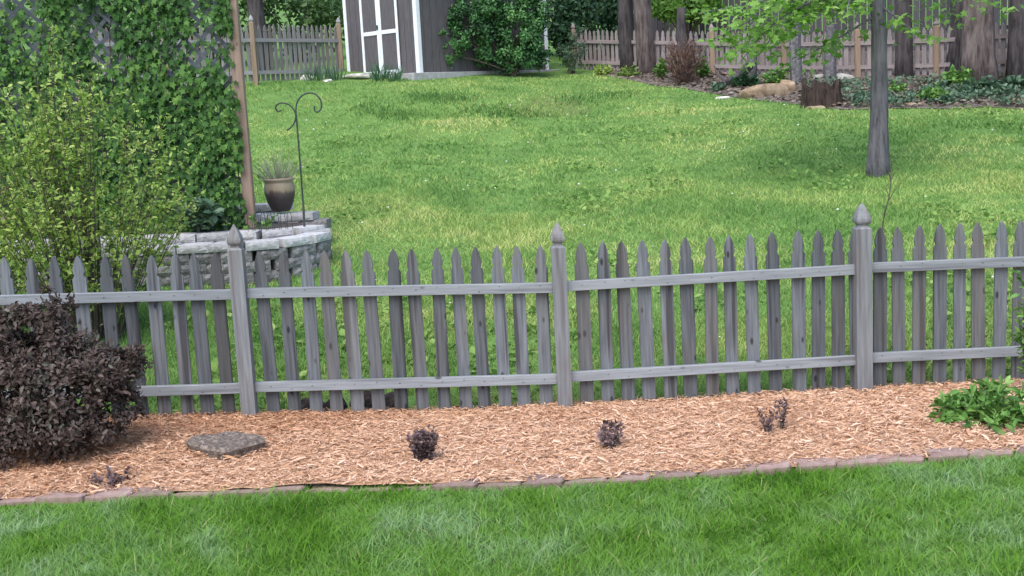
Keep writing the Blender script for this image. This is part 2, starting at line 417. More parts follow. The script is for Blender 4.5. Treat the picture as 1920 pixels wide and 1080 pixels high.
# ---- brick edging
m = NT('edging_brick'); n = m.noise(m.coords(), 14, 6, .65); n2 = m.noise(m.coords(), 90, 3, .6)
c = m.mix(m.ramp(n, [(.35, (0, 0, 0)), (.68, (1, 1, 1))]), rgb(.20, .128, .108), rgb(.32, .228, .20))
c = m.mix(m.ramp(n2, [(.55, (0, 0, 0)), (.75, (.5, .5, .5))]), c, rgb(.14, .10, .085))
hs = m.n('ShaderNodeHueSaturation'); m.l(c, hs.inputs['Color']); m.l(m.math('ADD', m.math('MULTIPLY', m.orand(), .35), .85), hs.inputs['Value'])
M['brick'] = m.bsdf(hs.outputs[0], .9, .2, n2, .5, .004)
def edger_mesh(var):
    """edging paver with one rounded and one hollowed end"""
    L, Wd, H, b = .228, .115, .075, .008
    n = 7; pts = []
    for k in range(n): a = math.pi * (k / (n - 1) - .5); pts.append((L / 2 - .018 + .030 * math.cos(a), Wd / 2 * math.sin(a)))
    for k in range(n): a = math.pi * (.5 - k / (n - 1)); pts.append((-L / 2 + .026 * math.cos(a), Wd / 2 * math.sin(a)))
    pts = np.array(pts); V = []; k = len(pts); c0 = pts.mean(0)
    for z, sh in ((-H, 0), (-b, 0), (0, b)):
        d = unit(c0 - pts) * sh
        for q, dd in zip(pts, d): V.append((q[0] + dd[0], q[1] + dd[1], z + (random.uniform(-.003, .003) if z == 0 else 0)))
    Fs = []
    for i in range(2):
        for j in range(k): j2 = (j + 1) % k; Fs.append((i * k + j, i * k + j2, (i + 1) * k + j2, (i + 1) * k + j))
    mid = len(V); V.append((c0[0], c0[1], .001))
    Fs += [(2 * k + j, 2 * k + (j + 1) % k, mid) for j in range(k)]
    return make_mesh('edging_brick', V, Fs, M['brick'])
bm = [edger_mesh(i) for i in range(3)]
edging = thing('brick_edging', (0, EY(0), 0), 'curved row of reddish paver bricks edging the mulch bed along the front lawn', 'edging')
xx = -4.4; k = 0
while xx < 4.6:
    y0 = EY(xx); sl_ = (EY(xx + .12) - EY(xx - .12)) / .24; a = math.atan(sl_)
    sink = 0.0 if not (-1.05 < xx < -.35) else -.022
    o = inst('brick', bm[k % 3], edging, (xx, y0 + .045, gz(xx, y0) + .037 + sink + random.uniform(-.007, .007)),
             (random.uniform(-.05, .05), random.uniform(-.03, .03), a + random.uniform(-.05, .05)), (random.uniform(.9, 1.1), 1, 1))
    xx += .229 * math.cos(a) * (o.scale[0] + .005); k += 1

# ---- front lawn grass
n = 250000
x = rng.uniform(-4.4, 4.8, n); y = rng.uniform(2.8, 6.5, n)
ok = y < EY(x) + .035 + .02 * (vnoise(x * 14, y * 0) - .5) + np.where((x > -1.05) & (x < -.35), .04, 0); x = x[ok]; y = y[ok]
hn = vnoise(x * 3.1 + 4, y * 3.4); hn2 = vnoise(x * 9, y * 9)
edge_d = EY(x) - y
H = (.020 + .034 * hn + .022 * hn2) * rng.uniform(.6, 1.35, len(x)) * (.55 + .45 * ss(0, .12, edge_d))
P = np.stack([x, y, g(x, y) - .004], 1); coarse = rng.random(len(x)) < .08; H = H * np.where(coarse, 1.1, 1)
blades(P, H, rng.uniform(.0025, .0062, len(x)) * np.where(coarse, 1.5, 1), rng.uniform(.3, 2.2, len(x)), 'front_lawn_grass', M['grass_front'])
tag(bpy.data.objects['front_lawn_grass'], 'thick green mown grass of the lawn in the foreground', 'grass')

# ---- back lawn grass (rear edge follows the planting bed)
rear_px = [(300, 160), (480, 158), (650, 155), (790, 148), (900, 146), (1000, 145), (1060, 140), (1140, 143), (1200, 155), (1300, 170), (1400, 186),
           (1480, 195), (1560, 207), (1640, 205), (1760, 205), (1920, 206)]
RL = np.array([ong(*q) for q in rear_px])
RL = np.concatenate([[[-14, RL[0, 1], 0]], RL, [[14, RL[-1, 1] - .5, 0]]])
RY = lambda x: np.interp(x, RL[:, 0], RL[:, 1])
def cone(n, lo, hi, pw=1.0):
    y = lo + (hi - lo) * rng.random(n) ** pw; x = rng.uniform(-1, 1, n) * (.53 * y + 1.3); return x, y
parts_P = []; parts_H = []; parts_W = []
for lo, hi, cnt, hh, ww in ((7.55, 10.5, 90000, .055, .0065), (10.5, 15, 110000, .043, .0095), (15, 29.5, 165000, .042, .016)):
    x, y = cone(cnt, lo, hi); ok = (y < RY(x)) & (y > FY(x) + .05)
    x = x[ok]; y = y[ok]
    tall = np.where(y < 9.2, 1 + .5 * vnoise(x * 2, y * 2), .55 + 1.0 * vnoise(x * 1.6 + 7, y * 1.1) ** 1.5 + .35 * vnoise(x * 6, y * 4))
    bare = vnoise(x * .9 + 21, y * .7 + 3)
    tall = tall * (1 + 1.5 * np.exp(-((x + .6) / 1.3) ** 2 - ((y - 22.2) / .45) ** 2) * (vnoise(x * 2.2, y * 2.2) > .45))
    bp = ong(1040, 203); bare = np.where(((x - bp[0]) / .75) ** 2 + ((y - bp[1]) / 1.1) ** 2 < .2 + 1.1 * vnoise(x * 3, y * 3), np.where(rng.random(len(x)) < .12, .95, bare), bare)
    clear = (x > -1.5) & (x < -.68) & (y < 8.05)
    x = x[~clear]; y = y[~clear]; tall = tall[~clear]; bare = bare[~clear]
    wgt = rng.random(len(x)) < np.where((bare > .80), .35, 1)
    x = x[wgt]; y = y[wgt]; tall = tall[wgt]
    parts_P.append(np.stack([x, y, g(x, y) - .005], 1)); parts_H.append(hh * tall * rng.uniform(.6, 1.4, len(x))); parts_W.append(ww * rng.uniform(.6, 1.3, len(x)))
P = np.concatenate(parts_P); H = np.concatenate(parts_H); W = np.concatenate(parts_W)
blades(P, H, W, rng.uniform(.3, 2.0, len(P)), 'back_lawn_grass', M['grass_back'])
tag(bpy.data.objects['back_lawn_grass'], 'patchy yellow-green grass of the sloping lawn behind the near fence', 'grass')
# dark tufts in the hollow at the top of the lawn
tp_ = [(900, 214, .8, .22), (945, 216, .5, .2), (800, 182, .6, .25), (850, 186, .5, .2), (700, 205, .5, .2), (745, 220, .5, .18), (1080, 190, .5, .3), (1150, 180, .6, .3), (990, 222, .5, .15)]
Pt = []
for px, py, rx, ry in tp_:
    c_ = ong(px, py); k_ = int(650 * rx); Pt.append(np.stack([c_[0] + rng.normal(0, rx * .5, k_), c_[1] + rng.normal(0, ry, k_)], 1))
Pt = np.concatenate(Pt); Pt = np.concatenate([Pt, (g(Pt[:, 0], Pt[:, 1]) - .005)[:, None]], 1)
m = NT('coarse_grass_blades'); M['tuft'] = m.bsdf(m.ramp(m.attr(), [(0, rgb(.06, .15, .04)), (.6, rgb(.11, .24, .065)), (1, rgb(.19, .32, .09))]), .7, .1, trans=.3)
tag(blades(Pt, rng.uniform(.04, .10, len(Pt)), rng.uniform(.008, .018, len(Pt)), rng.uniform(.2, 1.4, len(Pt)), 'coarse_grass', M['tuft']), 'dark coarse grass tufts in the hollow of the lawn below the shed', 'grass')
# broad-leaf weeds and clover in the back lawn
n = 22000; x, y = cone(n, 7.7, 22, 1.25); ok = (y < RY(x)) & (vnoise(x * 1.1 + 40, y * 1.0 + 2) > np.where(y < 10, .4, .68)) & ~((x > -1.5) & (x < -.68) & (y < 8.05)); x = x[ok]; y = y[ok]; n = len(x)
P = np.stack([x, y, g(x, y) + rng.uniform(.01, .05, n)], 1); D = rdir(n); D[:, 2] = np.abs(D[:, 2]) * .5
V, F, r = leaves(P, D, np.tile([0, 0, 1.0], (n, 1)) + rng.normal(0, .3, (n, 3)), rng.uniform(.04, .09, n), HEX, 1.3)
M['weed'] = leafmat('clover_leaves', [(.1, rgb(.08, .18, .04)), (.5, rgb(.20, .34, .08)), (.9, rgb(.38, .48, .17))], .7, .3, 2, .08)
tag(obj('lawn_clover', V, F, M['weed'], rnd=r, kind='stuff'), 'broad-leaved clover and weeds scattered through the back lawn', 'clover')
n = 150; x, y = cone(n, 8, 23); ok = y < RY(x) - .2; x = x[ok]; y = y[ok]; n = len(x)
Vs = []; Fs = []
OCT = np.array([(1, 0, 0), (0, 1, 0), (-1, 0, 0), (0, -1, 0), (0, 0, .8), (0, 0, -.8)]); OF = np.array([(0, 1, 4), (1, 2, 4), (2, 3, 4), (3, 0, 4), (1, 0, 5), (2, 1, 5), (3, 2, 5), (0, 3, 5)])
c = np.stack([x, y, g(x, y) + .06 + rng.uniform(0, .04, n)], 1); s = rng.uniform(.006, .014, n) * (.7 + y / 25)
V = (c[:, None] + OCT[None] * s[:, None, None]).reshape(-1, 3); F = (OF[None] + (np.arange(n) * 6)[:, None, None]).reshape(-1, 3)
M['white_flower'] = plainmat('clover_flower', rgb(.65, .68, .6), rgb(.8, .8, .72), 30)
tag(obj('clover_flowers', V, F, M['white_flower'], kind='stuff'), 'tiny white clover flower heads dotting the back lawn', 'flowers')

# ------------------------------------------------------------------ near picket fence
def picket_mesh(name, Hh, mat, seed, wd=.089, th=.019):
    rr = random.Random(seed); s = wd / .089
    half = [(0, 0), (.007, .008), (.019, .030), (.029, .058), (.0355, .088), (.0375, .108), (.0345, .124), (.0305, .134), (.0305, .142), (.0445, .160)]
    half = [(a * s + (rr.uniform(-.0012, .0012) if 0 < i else 0), b * (.88 if s > .9 else 1)) for i, (a, b) in enumerate(half)]
    pts = [(a, Hh - b) for a, b in half] + [(.0445 * s, Hh * .45), (.0445 * s, 0)]
    out = pts + [(-a, b) for a, b in pts[::-1] if a > 1e-6]
    k = len(out); V = []; b = .0022
    cx = np.array(out); T = np.roll(cx, -1, 0) - np.roll(cx, 1, 0); Nn = unit(np.stack([T[:, 1], -T[:, 0]], 1))
    bow = rr.uniform(-.004, .004)
    for yy, inset in ((-th / 2, b), (-th / 2 + b, 0), (th / 2 - b, 0), (th / 2, b)):
        for q, nn in zip(cx, Nn): V.append((q[0] - abs(inset) * (1 if q[0] > 0 else -1 if q[0] < 0 else 0), yy + bow * math.sin(math.pi * q[1] / Hh), q[1] - (inset if q[1] > Hh - .01 else 0)))
    Fs = []
    for i in range(3):
        for j in range(k): j2 = (j + 1) % k; Fs.append((i * k + j, (i + 1) * k + j, (i + 1) * k + j2, i * k + j2))
    # front and back as strips between mirrored points
    m_ = len(pts)
    for base, flip in ((0, False), (3 * k, True)):
        Rr = [base + i for i in range(m_)]; Ll = [base] + [base + k - i for i in range(1, m_)]
        for i in range(m_ - 1):
            f = [Rr[i], Rr[i + 1], Ll[i + 1], Ll[i]]
            f = [f[j] for j in range(4) if f[j] not in f[:j]]
            Fs.append(tuple(f if flip else f[::-1]))
    me = make_mesh(name, V, Fs, mat); return me
pick = [picket_mesh('picket', 1.0, M['fence'], i) for i in range(5)]
tops = [(7.8, 482), (54, 484), (98.5, 480), (144, 479), (193, 479), (238.6, 477), (280, 478), (324, 475), (361.5, 474), (403.5, 471.6),
        (489, 471), (530, 470), (569, 469.5), (610.5, 468.6), (648.6, 468), (689.8, 468), (733, 466), (775, 465.5), (815.4, 463.6), (856.6, 461.6), (893, 462.4), (931.7, 460.5), (969, 460.5), (1009.4, 459.7),
        (1087.5, 453.8), (1128.3, 451.9), (1168, 451.4), (1207.5, 450), (1247.8, 447.7), (1287, 444), (1328, 443.4), (1367.8, 440.6), (1408, 438.8), (1450, 435), (1494.4, 431.7), (1531, 431.3), (1568.5, 430.3), (1604, 429),
        (1646.8, 425.6), (1684, 424.7), (1722.7, 422.3), (1761.7, 419.5), (1799, 417.7), (1835.7, 416.3), (1875.5, 413.9), (1911.6, 413), (1950, 412), (1988, 411), (2026, 410), (2064, 409), (2102, 408)]
tops = [(-220 + 44 * i, 491 - i * 1.6) for i in range(5)] + tops
def fpt(px, py, dy=0):
    """point on the fence's own upright plane, dy behind it"""
    d = ray(px, py); s = (7.5 + dy) / (d[1] - .02 * d[0]); return CAM + d * s
posts_px = [((-160, 432), (-110, 812)), ((438, 420), (470, 786)), ((1042, 416), (1062, 770)), ((1614, 381), (1620, 742)), ((2190, 352), (2185, 720))]
posts = [(fpt(*a), fpt(*b)) for a, b in posts_px]
fence = thing('picket_fence', (posts[2][1][0], posts[2][1][1], 0), 'long weathered grey picket fence with pointed posts behind the mulch bed', 'fence')
hx = [p[1][0] for p in posts]; hz = [p[1][2] for p in posts]
for i, (px, py) in enumerate(tops):
    p = fpt(px, py, .052); z0 = float(mulch_z(p[0], min(p[1], float(FY(p[0])))))
    z0 = z0 - .012
    Hh = p[2] - z0
    o = inst('picket', pick[i % 5], fence, (p[0] + random.uniform(-.004, .004), p[1], z0), (random.uniform(-.008, .008), random.uniform(-.012, .012), .02 + random.uniform(-.02, .02)), (random.uniform(.89, .99), 1, Hh))
def post_geo(pt, pb, wdt=.092):
    c = np.array([(pt[0] + pb[0]) / 2, (pt[1] + pb[1]) / 2]); zt = pt[2]; zb = gz(*c) - .25; h = wdt / 2
    zs = zt - .150
    def ring(z, r): return [(c[0] + sx * r, c[1] + sy * r, z) for sx, sy in ((-1, -1), (1, -1), (1, 1), (-1, 1))]
    def stack(rs):
        V = []; Fs = []
        for z, r in rs: V += ring(z, r)
        for i in range(len(rs) - 1):
            for j in range(4): j2 = (j + 1) % 4; Fs.append((i * 4 + j, i * 4 + j2, (i + 1) * 4 + j2, (i + 1) * 4 + j))
        Fs += [(3, 2, 1, 0), tuple(4 * (len(rs) - 1) + j for j in range(4))]; return V, Fs
    return stack([(zb, h), (zs - .012, h), (zs, h - .012), (zs + .004, h - .016)]), \
        stack([(zs + .004, h - .019), (zs + .016, h - .019), (zs + .025, h - .008), (zs + .036, h - .003), (zs + .052, h - .0025), (zs + .074, h - .008), (zs + .096, h - .0165), (zs + .118, h - .027), (zs + .138, h - .0375), (zs + .150, .002)])
# posts are boxes of their own so that the grain follows each one
for i, (a, b) in enumerate(posts):
    (V, Fs), (Vc, Fc) = post_geo(a, b, .1 if i == 3 else .092)
    c = np.array([(a[0] + b[0]) / 2, (a[1] + b[1]) / 2, b[2]])
    me = make_mesh('post', np.array(V) - c, Fs, M['fence_post']); po = inst('post', me, fence, c, (0, 0, 0))
    me = make_mesh('finial', np.array(Vc) - c, Fc, M['fence_post']); fo = bpy.data.objects.new('finial', me); col.objects.link(fo); fo.parent = po
rails_px = [((-150, 553), (437, 536), (-150, 577), (437, 562)), ((463, 537), (1038, 526), (463, 560), (1038, 549.5)), ((1065.5, 524), (1602, 494), (1065.5, 546.5), (1602, 515.5)), ((1632, 491), (2180, 466), (1632, 512), (2180, 490)),
            ((-130, 736), (454, 714), (-130, 757), (454, 738)), ((483, 713), (1048, 699), (483, 736), (1048, 720.5)), ((1075, 695), (1603, 665), (1075, 716.5), (1603, 685.5)), ((1633, 662), (2182, 637), (1633, 681), (2182, 656))]
for i, q in enumerate(rails_px):
    j = i % 4; bot_l = fpt(*q[2], -.004); bot_r = fpt(*q[3], -.004)
    hgt = .064
    xl = hx[j] + .046; xr = hx[j + 1] - (.05 if j == 2 else .046)
    if j == 3: xl += .004
    def onl(x): t = (x - bot_l[0]) / (bot_r[0] - bot_l[0]); return bot_l + (bot_r - bot_l) * t
    tl = (posts[j][0][0] - posts[j][1][0]); 
    A = onl((posts[j][0][0] + posts[j][1][0]) / 2 + .045); B = onl((posts[j + 1][0][0] + posts[j + 1][1][0]) / 2 - .045)
    A = A + [0, .020, hgt / 2]; B = B + [0, .020, hgt / 2]
    L = np.linalg.norm(B - A); d = (B - A) / L
    gm = G().box((0, 0, 0), (L / 2, .019, hgt / 2), None, .003)
    # nail heads where each picket is fixed
    me = make_mesh('rail', gm.V, gm.F, M['fence_rail'])
    ro = rail_o = inst('rail', me, fence, (A + B) / 2, (0, -math.asin(d[2]), math.atan2(d[1], d[0])))
    ng = G()
    for (px, py) in tops:
        xp = fpt(px, py, .052)[0]; lx = (xp - ((A + B) / 2)[0]) / d[0]
        if abs(lx) < L / 2 - .02:
            for zz in (random.choice((-.014, .004, .016)),): ng.tube([(lx + random.uniform(-.01, .01), -.0185, zz + random.uniform(-.004, .004)), (lx, -.0212, zz)], .0022, 5)
    no = bpy.data.objects.new('nail_heads', make_mesh('nail_heads', ng.V, ng.F, M['nail'])); col.objects.link(no); no.parent = ro; no['kind'] = 'stuff'
#print('fence posts', [(round(float(v), 3)) for v in hx], hz)
# ------------------------------------------------------------------ plants
M['twig'] = plainmat('shrub_twig_bark', rgb(.05, .04, .03), rgb(.11, .085, .065), 20)
M['bark_grey'] = plainmat('grey_bark', rgb(.085, .08, .085), rgb(.20, .19, .195), 16, .95, .9, .03)
def bark(name, a, b, sc=7):
    m = NT(name); v = m.coords('Object', (1, 1, .16)); n = m.noise(v, sc * 2.2, 6, .65); n2 = m.noise(m.coords(), 2.5, 3, .5)
    c = m.mix(m.ramp(n, [(.38, (0, 0, 0)), (.62, (1, 1, 1))]), a, b)
    c = m.mix(m.ramp(n2, [(.45, (0, 0, 0)), (.7, (.5, .5, .5))]), c, tuple(v_ * 1.25 for v_ in b[:3]) + (1,))
    return m.bsdf(c, .95, .15, n, 1.0, .05)
M['bark_brown'] = bark('ridged_brown_bark', rgb(.055, .042, .04), rgb(.17, .135, .125))
M['bark_dark'] = bark('dark_bark', rgb(.035, .03, .032), rgb(.10, .085, .085))
M['bark_young'] = bark('young_grey_bark', rgb(.075, .07, .078), rgb(.17, .16, .17), 9)

def stems(base, n, h, spread, lean=(0, 0), r0=.008, seg=7, curve=.3, hv=.25):
    """fan of rising stems: list of polylines"""
    out = []
    for i in range(n):
        a = rng.random() * 2 * np.pi; q = math.sqrt(rng.random()); hh = h * (1 - hv * q ** 2) * rng.uniform(.75, 1.05)
        b = np.array(base) + np.array([math.cos(a), math.sin(a), 0]) * q * spread * .22
        tip = np.array(base) + np.array([math.cos(a) * q * spread + lean[0], math.sin(a) * q * spread + lean[1], hh])
        t = np.linspace(0, 1, seg)[:, None]
        P = b + (tip - b) * np.concatenate([t ** (1 + curve), t ** (1 + curve), t], 1)
        P += np.cumsum(rng.normal(0, .012 * h, (seg, 3)), 0) * t * .6
        out.append(P)
    return out
def shrub(name, base, label, cat, lmat, n=30, h=1.0, spread=.5, leaf=.05, per=40, shape=DIA, group=None, lean=(0, 0), r0=.008, curve=.3, side=.12,
          start=.2, wid=1.0, hv=.25, bmat=None, twigs=2, up=.5):
    """shrub built from stems, side twigs and leaves along them"""
    b = np.array([base[0], base[1], gz(base[0], base[1]) if len(base) < 3 else base[2]])
    t = thing(name, b, label, cat, group)
    S = stems(b - [0, 0, .02], n, h, spread, lean, r0, curve=curve, hv=hv)
    gm = G(); parts = []
    for P in S:
        gm.tube(P, np.linspace(r0, r0 * .25, len(P)), 4, cap=False)
        lines = [P]
        for k in range(twigs):
            u = rng.uniform(.3, .95); i = u * (len(P) - 1); i0 = int(min(i, len(P) - 2)); q = P[i0] + (P[i0 + 1] - P[i0]) * (i - i0)
            d = unit(rdir(1)[0] * [1, 1, .4] + [0, 0, .55]); L = side * h * rng.uniform(.6, 1.5)
            Q = q + np.outer(np.linspace(0, 1, 4), d) * L + np.outer(np.linspace(0, 1, 4) ** 2, [0, 0, .25 * L]); lines.append(Q)
            gm.tube(Q, np.linspace(r0 * .45, r0 * .2, 4), 3, cap=False)
        for j, Q in enumerate(lines):
            m_ = per if j == 0 else max(3, int(per * .5))
            u = (start if j == 0 else .05) + (1 - (start if j == 0 else .05)) * rng.random(m_)
            idx = u * (len(Q) - 1); i0 = np.minimum(idx.astype(int), len(Q) - 2); fr = (idx - i0)[:, None]
            C = Q[i0] * (1 - fr) + Q[i0 + 1] * fr; T = unit(Q[i0 + 1] - Q[i0])
            D = unit(rdir(m_) * [1, 1, .7] + T * up); N = unit(rdir(m_) * .8 + [0, 0, 1.0])
            parts.append(leaves(C + rdir(m_) * leaf * .25, D, N, leaf * rng.uniform(.55, 1.25, m_), shape, wid))
    V, F, r = cat3(parts)
    gm.o('stems', bmat or M['twig'], t); obj('foliage', V, F, lmat, t, rnd=r, kind='stuff')
    return t
def cloud(c, rad, n, leaf, shape=DIA, clumps=40, cs=.28, wid=1.0, droop=0.0, shell=.35):
    """leaf clumps spread through an uneven volume"""
    rad = np.array(rad, float); q = rdir(clumps) * (shell + (1 - shell) * rng.random((clumps, 1)) ** .6)
    C = np.array(c) + q * rad; m_ = n // clumps; P = []; N = []
    for i in range(clumps):
        k = int(m_ * rng.uniform(.5, 1.5)); d = rng.normal(size=(k, 3)) * .5; s = cs * rad * rng.uniform(.6, 1.3)
        P.append(C[i] + d * s); N.append(unit(q[i] + d + [0, 0, .6]))
    P = np.concatenate(P); N = unit(np.concatenate(N) + rng.normal(0, .35, (len(P), 3)))
    D = unit(rdir(len(P)) + N * .3 + [0, 0, -droop]); return leaves(P, D, N, leaf * rng.uniform(.6, 1.3, len(P)), shape, wid)
def bush(name, base, label, cat, lmat, blobs, leaf, n, shape=DIA, group=None, clumps=40, nst=10, r0=.02, cs=.28, wid=1.0):
    """dense bush: stems to several leafy masses; blobs are (offset, radii)"""
    b = np.array([base[0], base[1], gz(base[0], base[1]) if len(base) < 3 else base[2]])
    t = thing(name, b, label, cat, group); gm = G(); parts = []
    vol = np.array([np.prod(r_) ** (2 / 3) for o_, r_ in blobs]); vol = vol / vol.sum()
    for (o_, r_), f in zip(blobs, vol):
        c = b + np.array(o_); parts.append(cloud(c, r_, int(n * f), leaf, shape, max(8, int(clumps * f)), cs, wid))
        for k in range(max(2, int(nst * f))):
            e = c + rdir(1)[0] * np.array(r_) * .7; s = b + [rng.normal(0, .04), rng.normal(0, .04), -.03]
            tt = np.linspace(0, 1, 5)[:, None]; gm.tube(s + (e - s) * np.concatenate([tt ** 1.4, tt ** 1.4, tt], 1), np.linspace(r0, r0 * .3, 5), 5, cap=False)
    V, F, r = cat3(parts); gm.o('stems', M['twig'], t); obj('foliage', V, F, lmat, t, rnd=r, kind='stuff')
    return t
def trunk_mesh(P, r, n=14, ridges=.10, flare=0.0, seed=0):
    rr = np.random.default_rng(seed); P = np.asarray(P, float); k = len(P); ph = rr.random(5) * 6
    a = np.arange(n) * 2 * np.pi / n; wob = []
    for i in range(k):
        w_ = 1 + ridges * (np.sin(a * 3 + ph[0]) * .5 + np.sin(a * 5 + ph[1] + i * .2) * .35 + rr.normal(0, .3, n))
        f = flare * math.exp(-i / max(1, k * .12)); w_ = w_ * (1 + f * (1 + .7 * np.sin(a * 4 + ph[2]))); wob.append(w_)
    return G().tube(P, r, n, True, wob)
def tree(name, px, py, Y, dia, label, mat, lean=(0, 0), h=7.0, flare=.25, crown=None, cmat=None, cn=2500, leafs=.16, group=None, seed=1, ridges=.10, n=16):
    b = ong(px, py) if Y is None else np.array([at(px, py, Y)[0], Y, gz(at(px, py, Y)[0], Y)])
    dia = dia * b[1] / FPX
    t = thing(name, b, label, 'tree', group); k = 16
    u = np.linspace(0, 1, k); P = b + np.stack([lean[0] * u + .03 * np.sin(u * 9 + seed), lean[1] * u, u * h - .12], 1)
    trunk_mesh(P, dia / 2 * (1 - .45 * u), n, ridges, flare, seed).o('trunk', mat, t, smooth=True)
    top = P[-1]; gm = G(); ends = []
    for i in range(7):
        a = i * 2.4 + seed; s = P[9 + i % 6]; e = s + np.array([math.cos(a) * rng.uniform(1, 2.0), math.sin(a) * rng.uniform(1, 2.0), rng.uniform(.9, 2.0)])
        tt = np.linspace(0, 1, 5)[:, None]; gm.tube(s + (e - s) * np.concatenate([tt, tt, tt ** 1.3], 1), np.linspace(dia * .16, dia * .04, 5), 6); ends.append(e)
    gm.o('limb', mat, t)
    if cmat is not None:
        pr = [cloud(e, (1.3, 1.3, .9), cn // 7, leafs, HEX, 14, .3) for e in ends]
        V, F, r = cat3(pr); obj('crown', V, F, cmat, t, rnd=r, kind='stuff')
    return t

L_ivy = [(.1, rgb(.014, .045, .010)), (.45, rgb(.036, .105, .019)), (.75, rgb(.082, .185, .032)), (1, rgb(.17, .28, .06))]
M['ivy'] = leafmat('ivy_leaves', L_ivy, .55, .2, 1.6, .2)
M['spirea'] = leafmat('spring_shrub_leaves', [(.1, rgb(.10, .19, .035)), (.4, rgb(.24, .38, .065)), (.7, rgb(.40, .52, .12)), (.93, rgb(.50, .55, .18)), (1, rgb(.45, .33, .22))], .5, .35, 2.2)
M['purple'] = leafmat('dark_purple_leaves', [(.1, rgb(.028, .019, .016)), (.4, rgb(.078, .053, .045)), (.66, rgb(.135, .098, .084)), (.8, rgb(.115, .12, .092)), (1, rgb(.24, .19, .16))], .55, .12, 2.4, .15)
M['purple_small'] = leafmat('small_plum_leaves', [(.1, rgb(.05, .03, .03)), (.5, rgb(.15, .098, .098)), (1, rgb(.30, .22, .21))], .55, .1, 6, .2)
M['perennial'] = leafmat('perennial_leaves', [(.1, rgb(.05, .13, .025)), (.45, rgb(.12, .26, .05)), (.8, rgb(.22, .38, .09)), (1, rgb(.30, .45, .15))], .45, .25, 4)
M['yew'] = leafmat('evergreen_leaves', [(.1, rgb(.012, .04, .016)), (.45, rgb(.052, .15, .048)), (.75, rgb(.115, .265, .075)), (1, rgb(.20, .36, .11))], .5, .15, 1.2)
M['maple'] = leafmat('maple_crown_leaves', [(.1, rgb(.09, .21, .03)), (.5, rgb(.19, .37, .06)), (1, rgb(.33, .50, .13))], .45, .4, 1.5)
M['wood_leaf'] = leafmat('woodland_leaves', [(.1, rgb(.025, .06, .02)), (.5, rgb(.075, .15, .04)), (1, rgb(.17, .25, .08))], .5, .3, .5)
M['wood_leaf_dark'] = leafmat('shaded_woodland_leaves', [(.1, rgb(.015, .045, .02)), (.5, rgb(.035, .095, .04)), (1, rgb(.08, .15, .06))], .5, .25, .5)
M['blue_leaf'] = leafmat('blue_green_leaves', [(.1, rgb(.035, .075, .045)), (.5, rgb(.085, .155, .085)), (1, rgb(.19, .27, .17))], .45, .2, 3)
M['reed'] = leafmat('daffodil_leaves', [(.1, rgb(.03, .085, .045)), (.5, rgb(.065, .15, .075)), (1, rgb(.12, .22, .11))], .4, .2, 4)
M['red_twig'] = leafmat('dry_russet_leaves', [(.1, rgb(.09, .05, .04)), (.5, rgb(.19, .105, .085)), (1, rgb(.30, .19, .15))], .7, .1, 3)
M['dry'] = leafmat('dry_grass_leaves', [(.1, rgb(.2, .21, .13)), (.5, rgb(.36, .37, .25)), (1, rgb(.55, .54, .42))], .7, .2, 4)

# ------------------------------------------------------------------ trellis with ivy
tp = at(470, 415, 12.0); TX = tp[0]; TY = 12.0; TZ = .86
trel = thing('lattice_trellis', (TX, TY, TZ), 'tall dark wooden lattice screen on cedar posts, mostly hidden by ivy', 'trellis')
for xx in (TX, TX - 2.42):
    me = make_mesh('post', G().box((0, 0, 1.25), (.052, .052, 1.45), None, .005).V, G().box((0, 0, 1.25), (.052, .052, 1.45), None, .005).F, M['cedar'])
    inst('post', me, trel, (xx, TY, TZ), (0, 0, .03))
x0, x1, z0, z1 = TX - 2.36, TX - .055, TZ + .12, TZ + 2.6
for zz in (z0, TZ + 1.30, z1):
    L = (x1 - x0); gm = G().box((0, 0, 0), (L / 2, .018, .035), None, .003)
    inst('rail', make_mesh('rail', gm.V, gm.F, M['lattice']), trel, ((x0 + x1) / 2, TY + .002, zz))
for sgn in (1, -1):
    c = -3.0
    while c < 6:
        # slat: x - x0 = c + sgn*(z - z0), clipped to the frame
        pts = []
        for zz in (z0, z1):
            pts.append((x0 + c + sgn * (zz - z0), zz))
        (xa, za), (xb, zb) = pts
        def clip(x_): return za + (x_ - xa) * (zb - za) / (xb - xa)
        lo, hi = sorted([(xa, za), (xb, zb)])
        if hi[0] > x0 + .03 and lo[0] < x1 - .03:
            if lo[0] < x0: lo = (x0, clip(x0))
            if hi[0] > x1: hi = (x1, clip(x1))
            L = math.hypot(hi[0] - lo[0], hi[1] - lo[1])
            if L > .08:
                gm = G().box((0, 0, 0), (L / 2, .004, .019))
                inst('slat', make_mesh('slat', gm.V, gm.F, M['lattice']), trel, ((lo[0] + hi[0]) / 2, TY - .024 + (.0045 if sgn > 0 else -.0045), (lo[1] + hi[1]) / 2), (0, -math.atan2(hi[1] - lo[1], hi[0] - lo[0]), 0))
        c += .165
ivy = thing('ivy', (TX - 1.1, TY - .06, TZ), 'dense green lobed-leaf ivy climbing over the lattice screen', 'ivy')
def ivy_pts(n):
    P = []
    while len(P) < n:
        x = rng.uniform(x0 - .1, x1 + .05); z = rng.uniform(TZ - .02, z1 + .15)
        gap = vnoise(np.array([x * 3.1 + 30]), np.array([z * 3.1 + 4]))[0]
        hole = math.exp(-((x - (TX - 1.35)) / .22) ** 2 - ((z - (TZ + 2.1)) / .2) ** 2) + .75 * math.exp(-((x - (TX - 1.25)) / .3) ** 2 - ((z - (TZ + 1.32)) / .1) ** 2)
        if rng.random() < (.2 + 1.1 * ss(.15, .5, gap)) * (1 - hole) * (.6 + .4 * ss(x0, x0 + 1.3, x)): P.append((x, TY - .04 - abs(rng.normal(0, .055)), z))
    return np.array(P)
P = ivy_pts(6800); n = len(P)
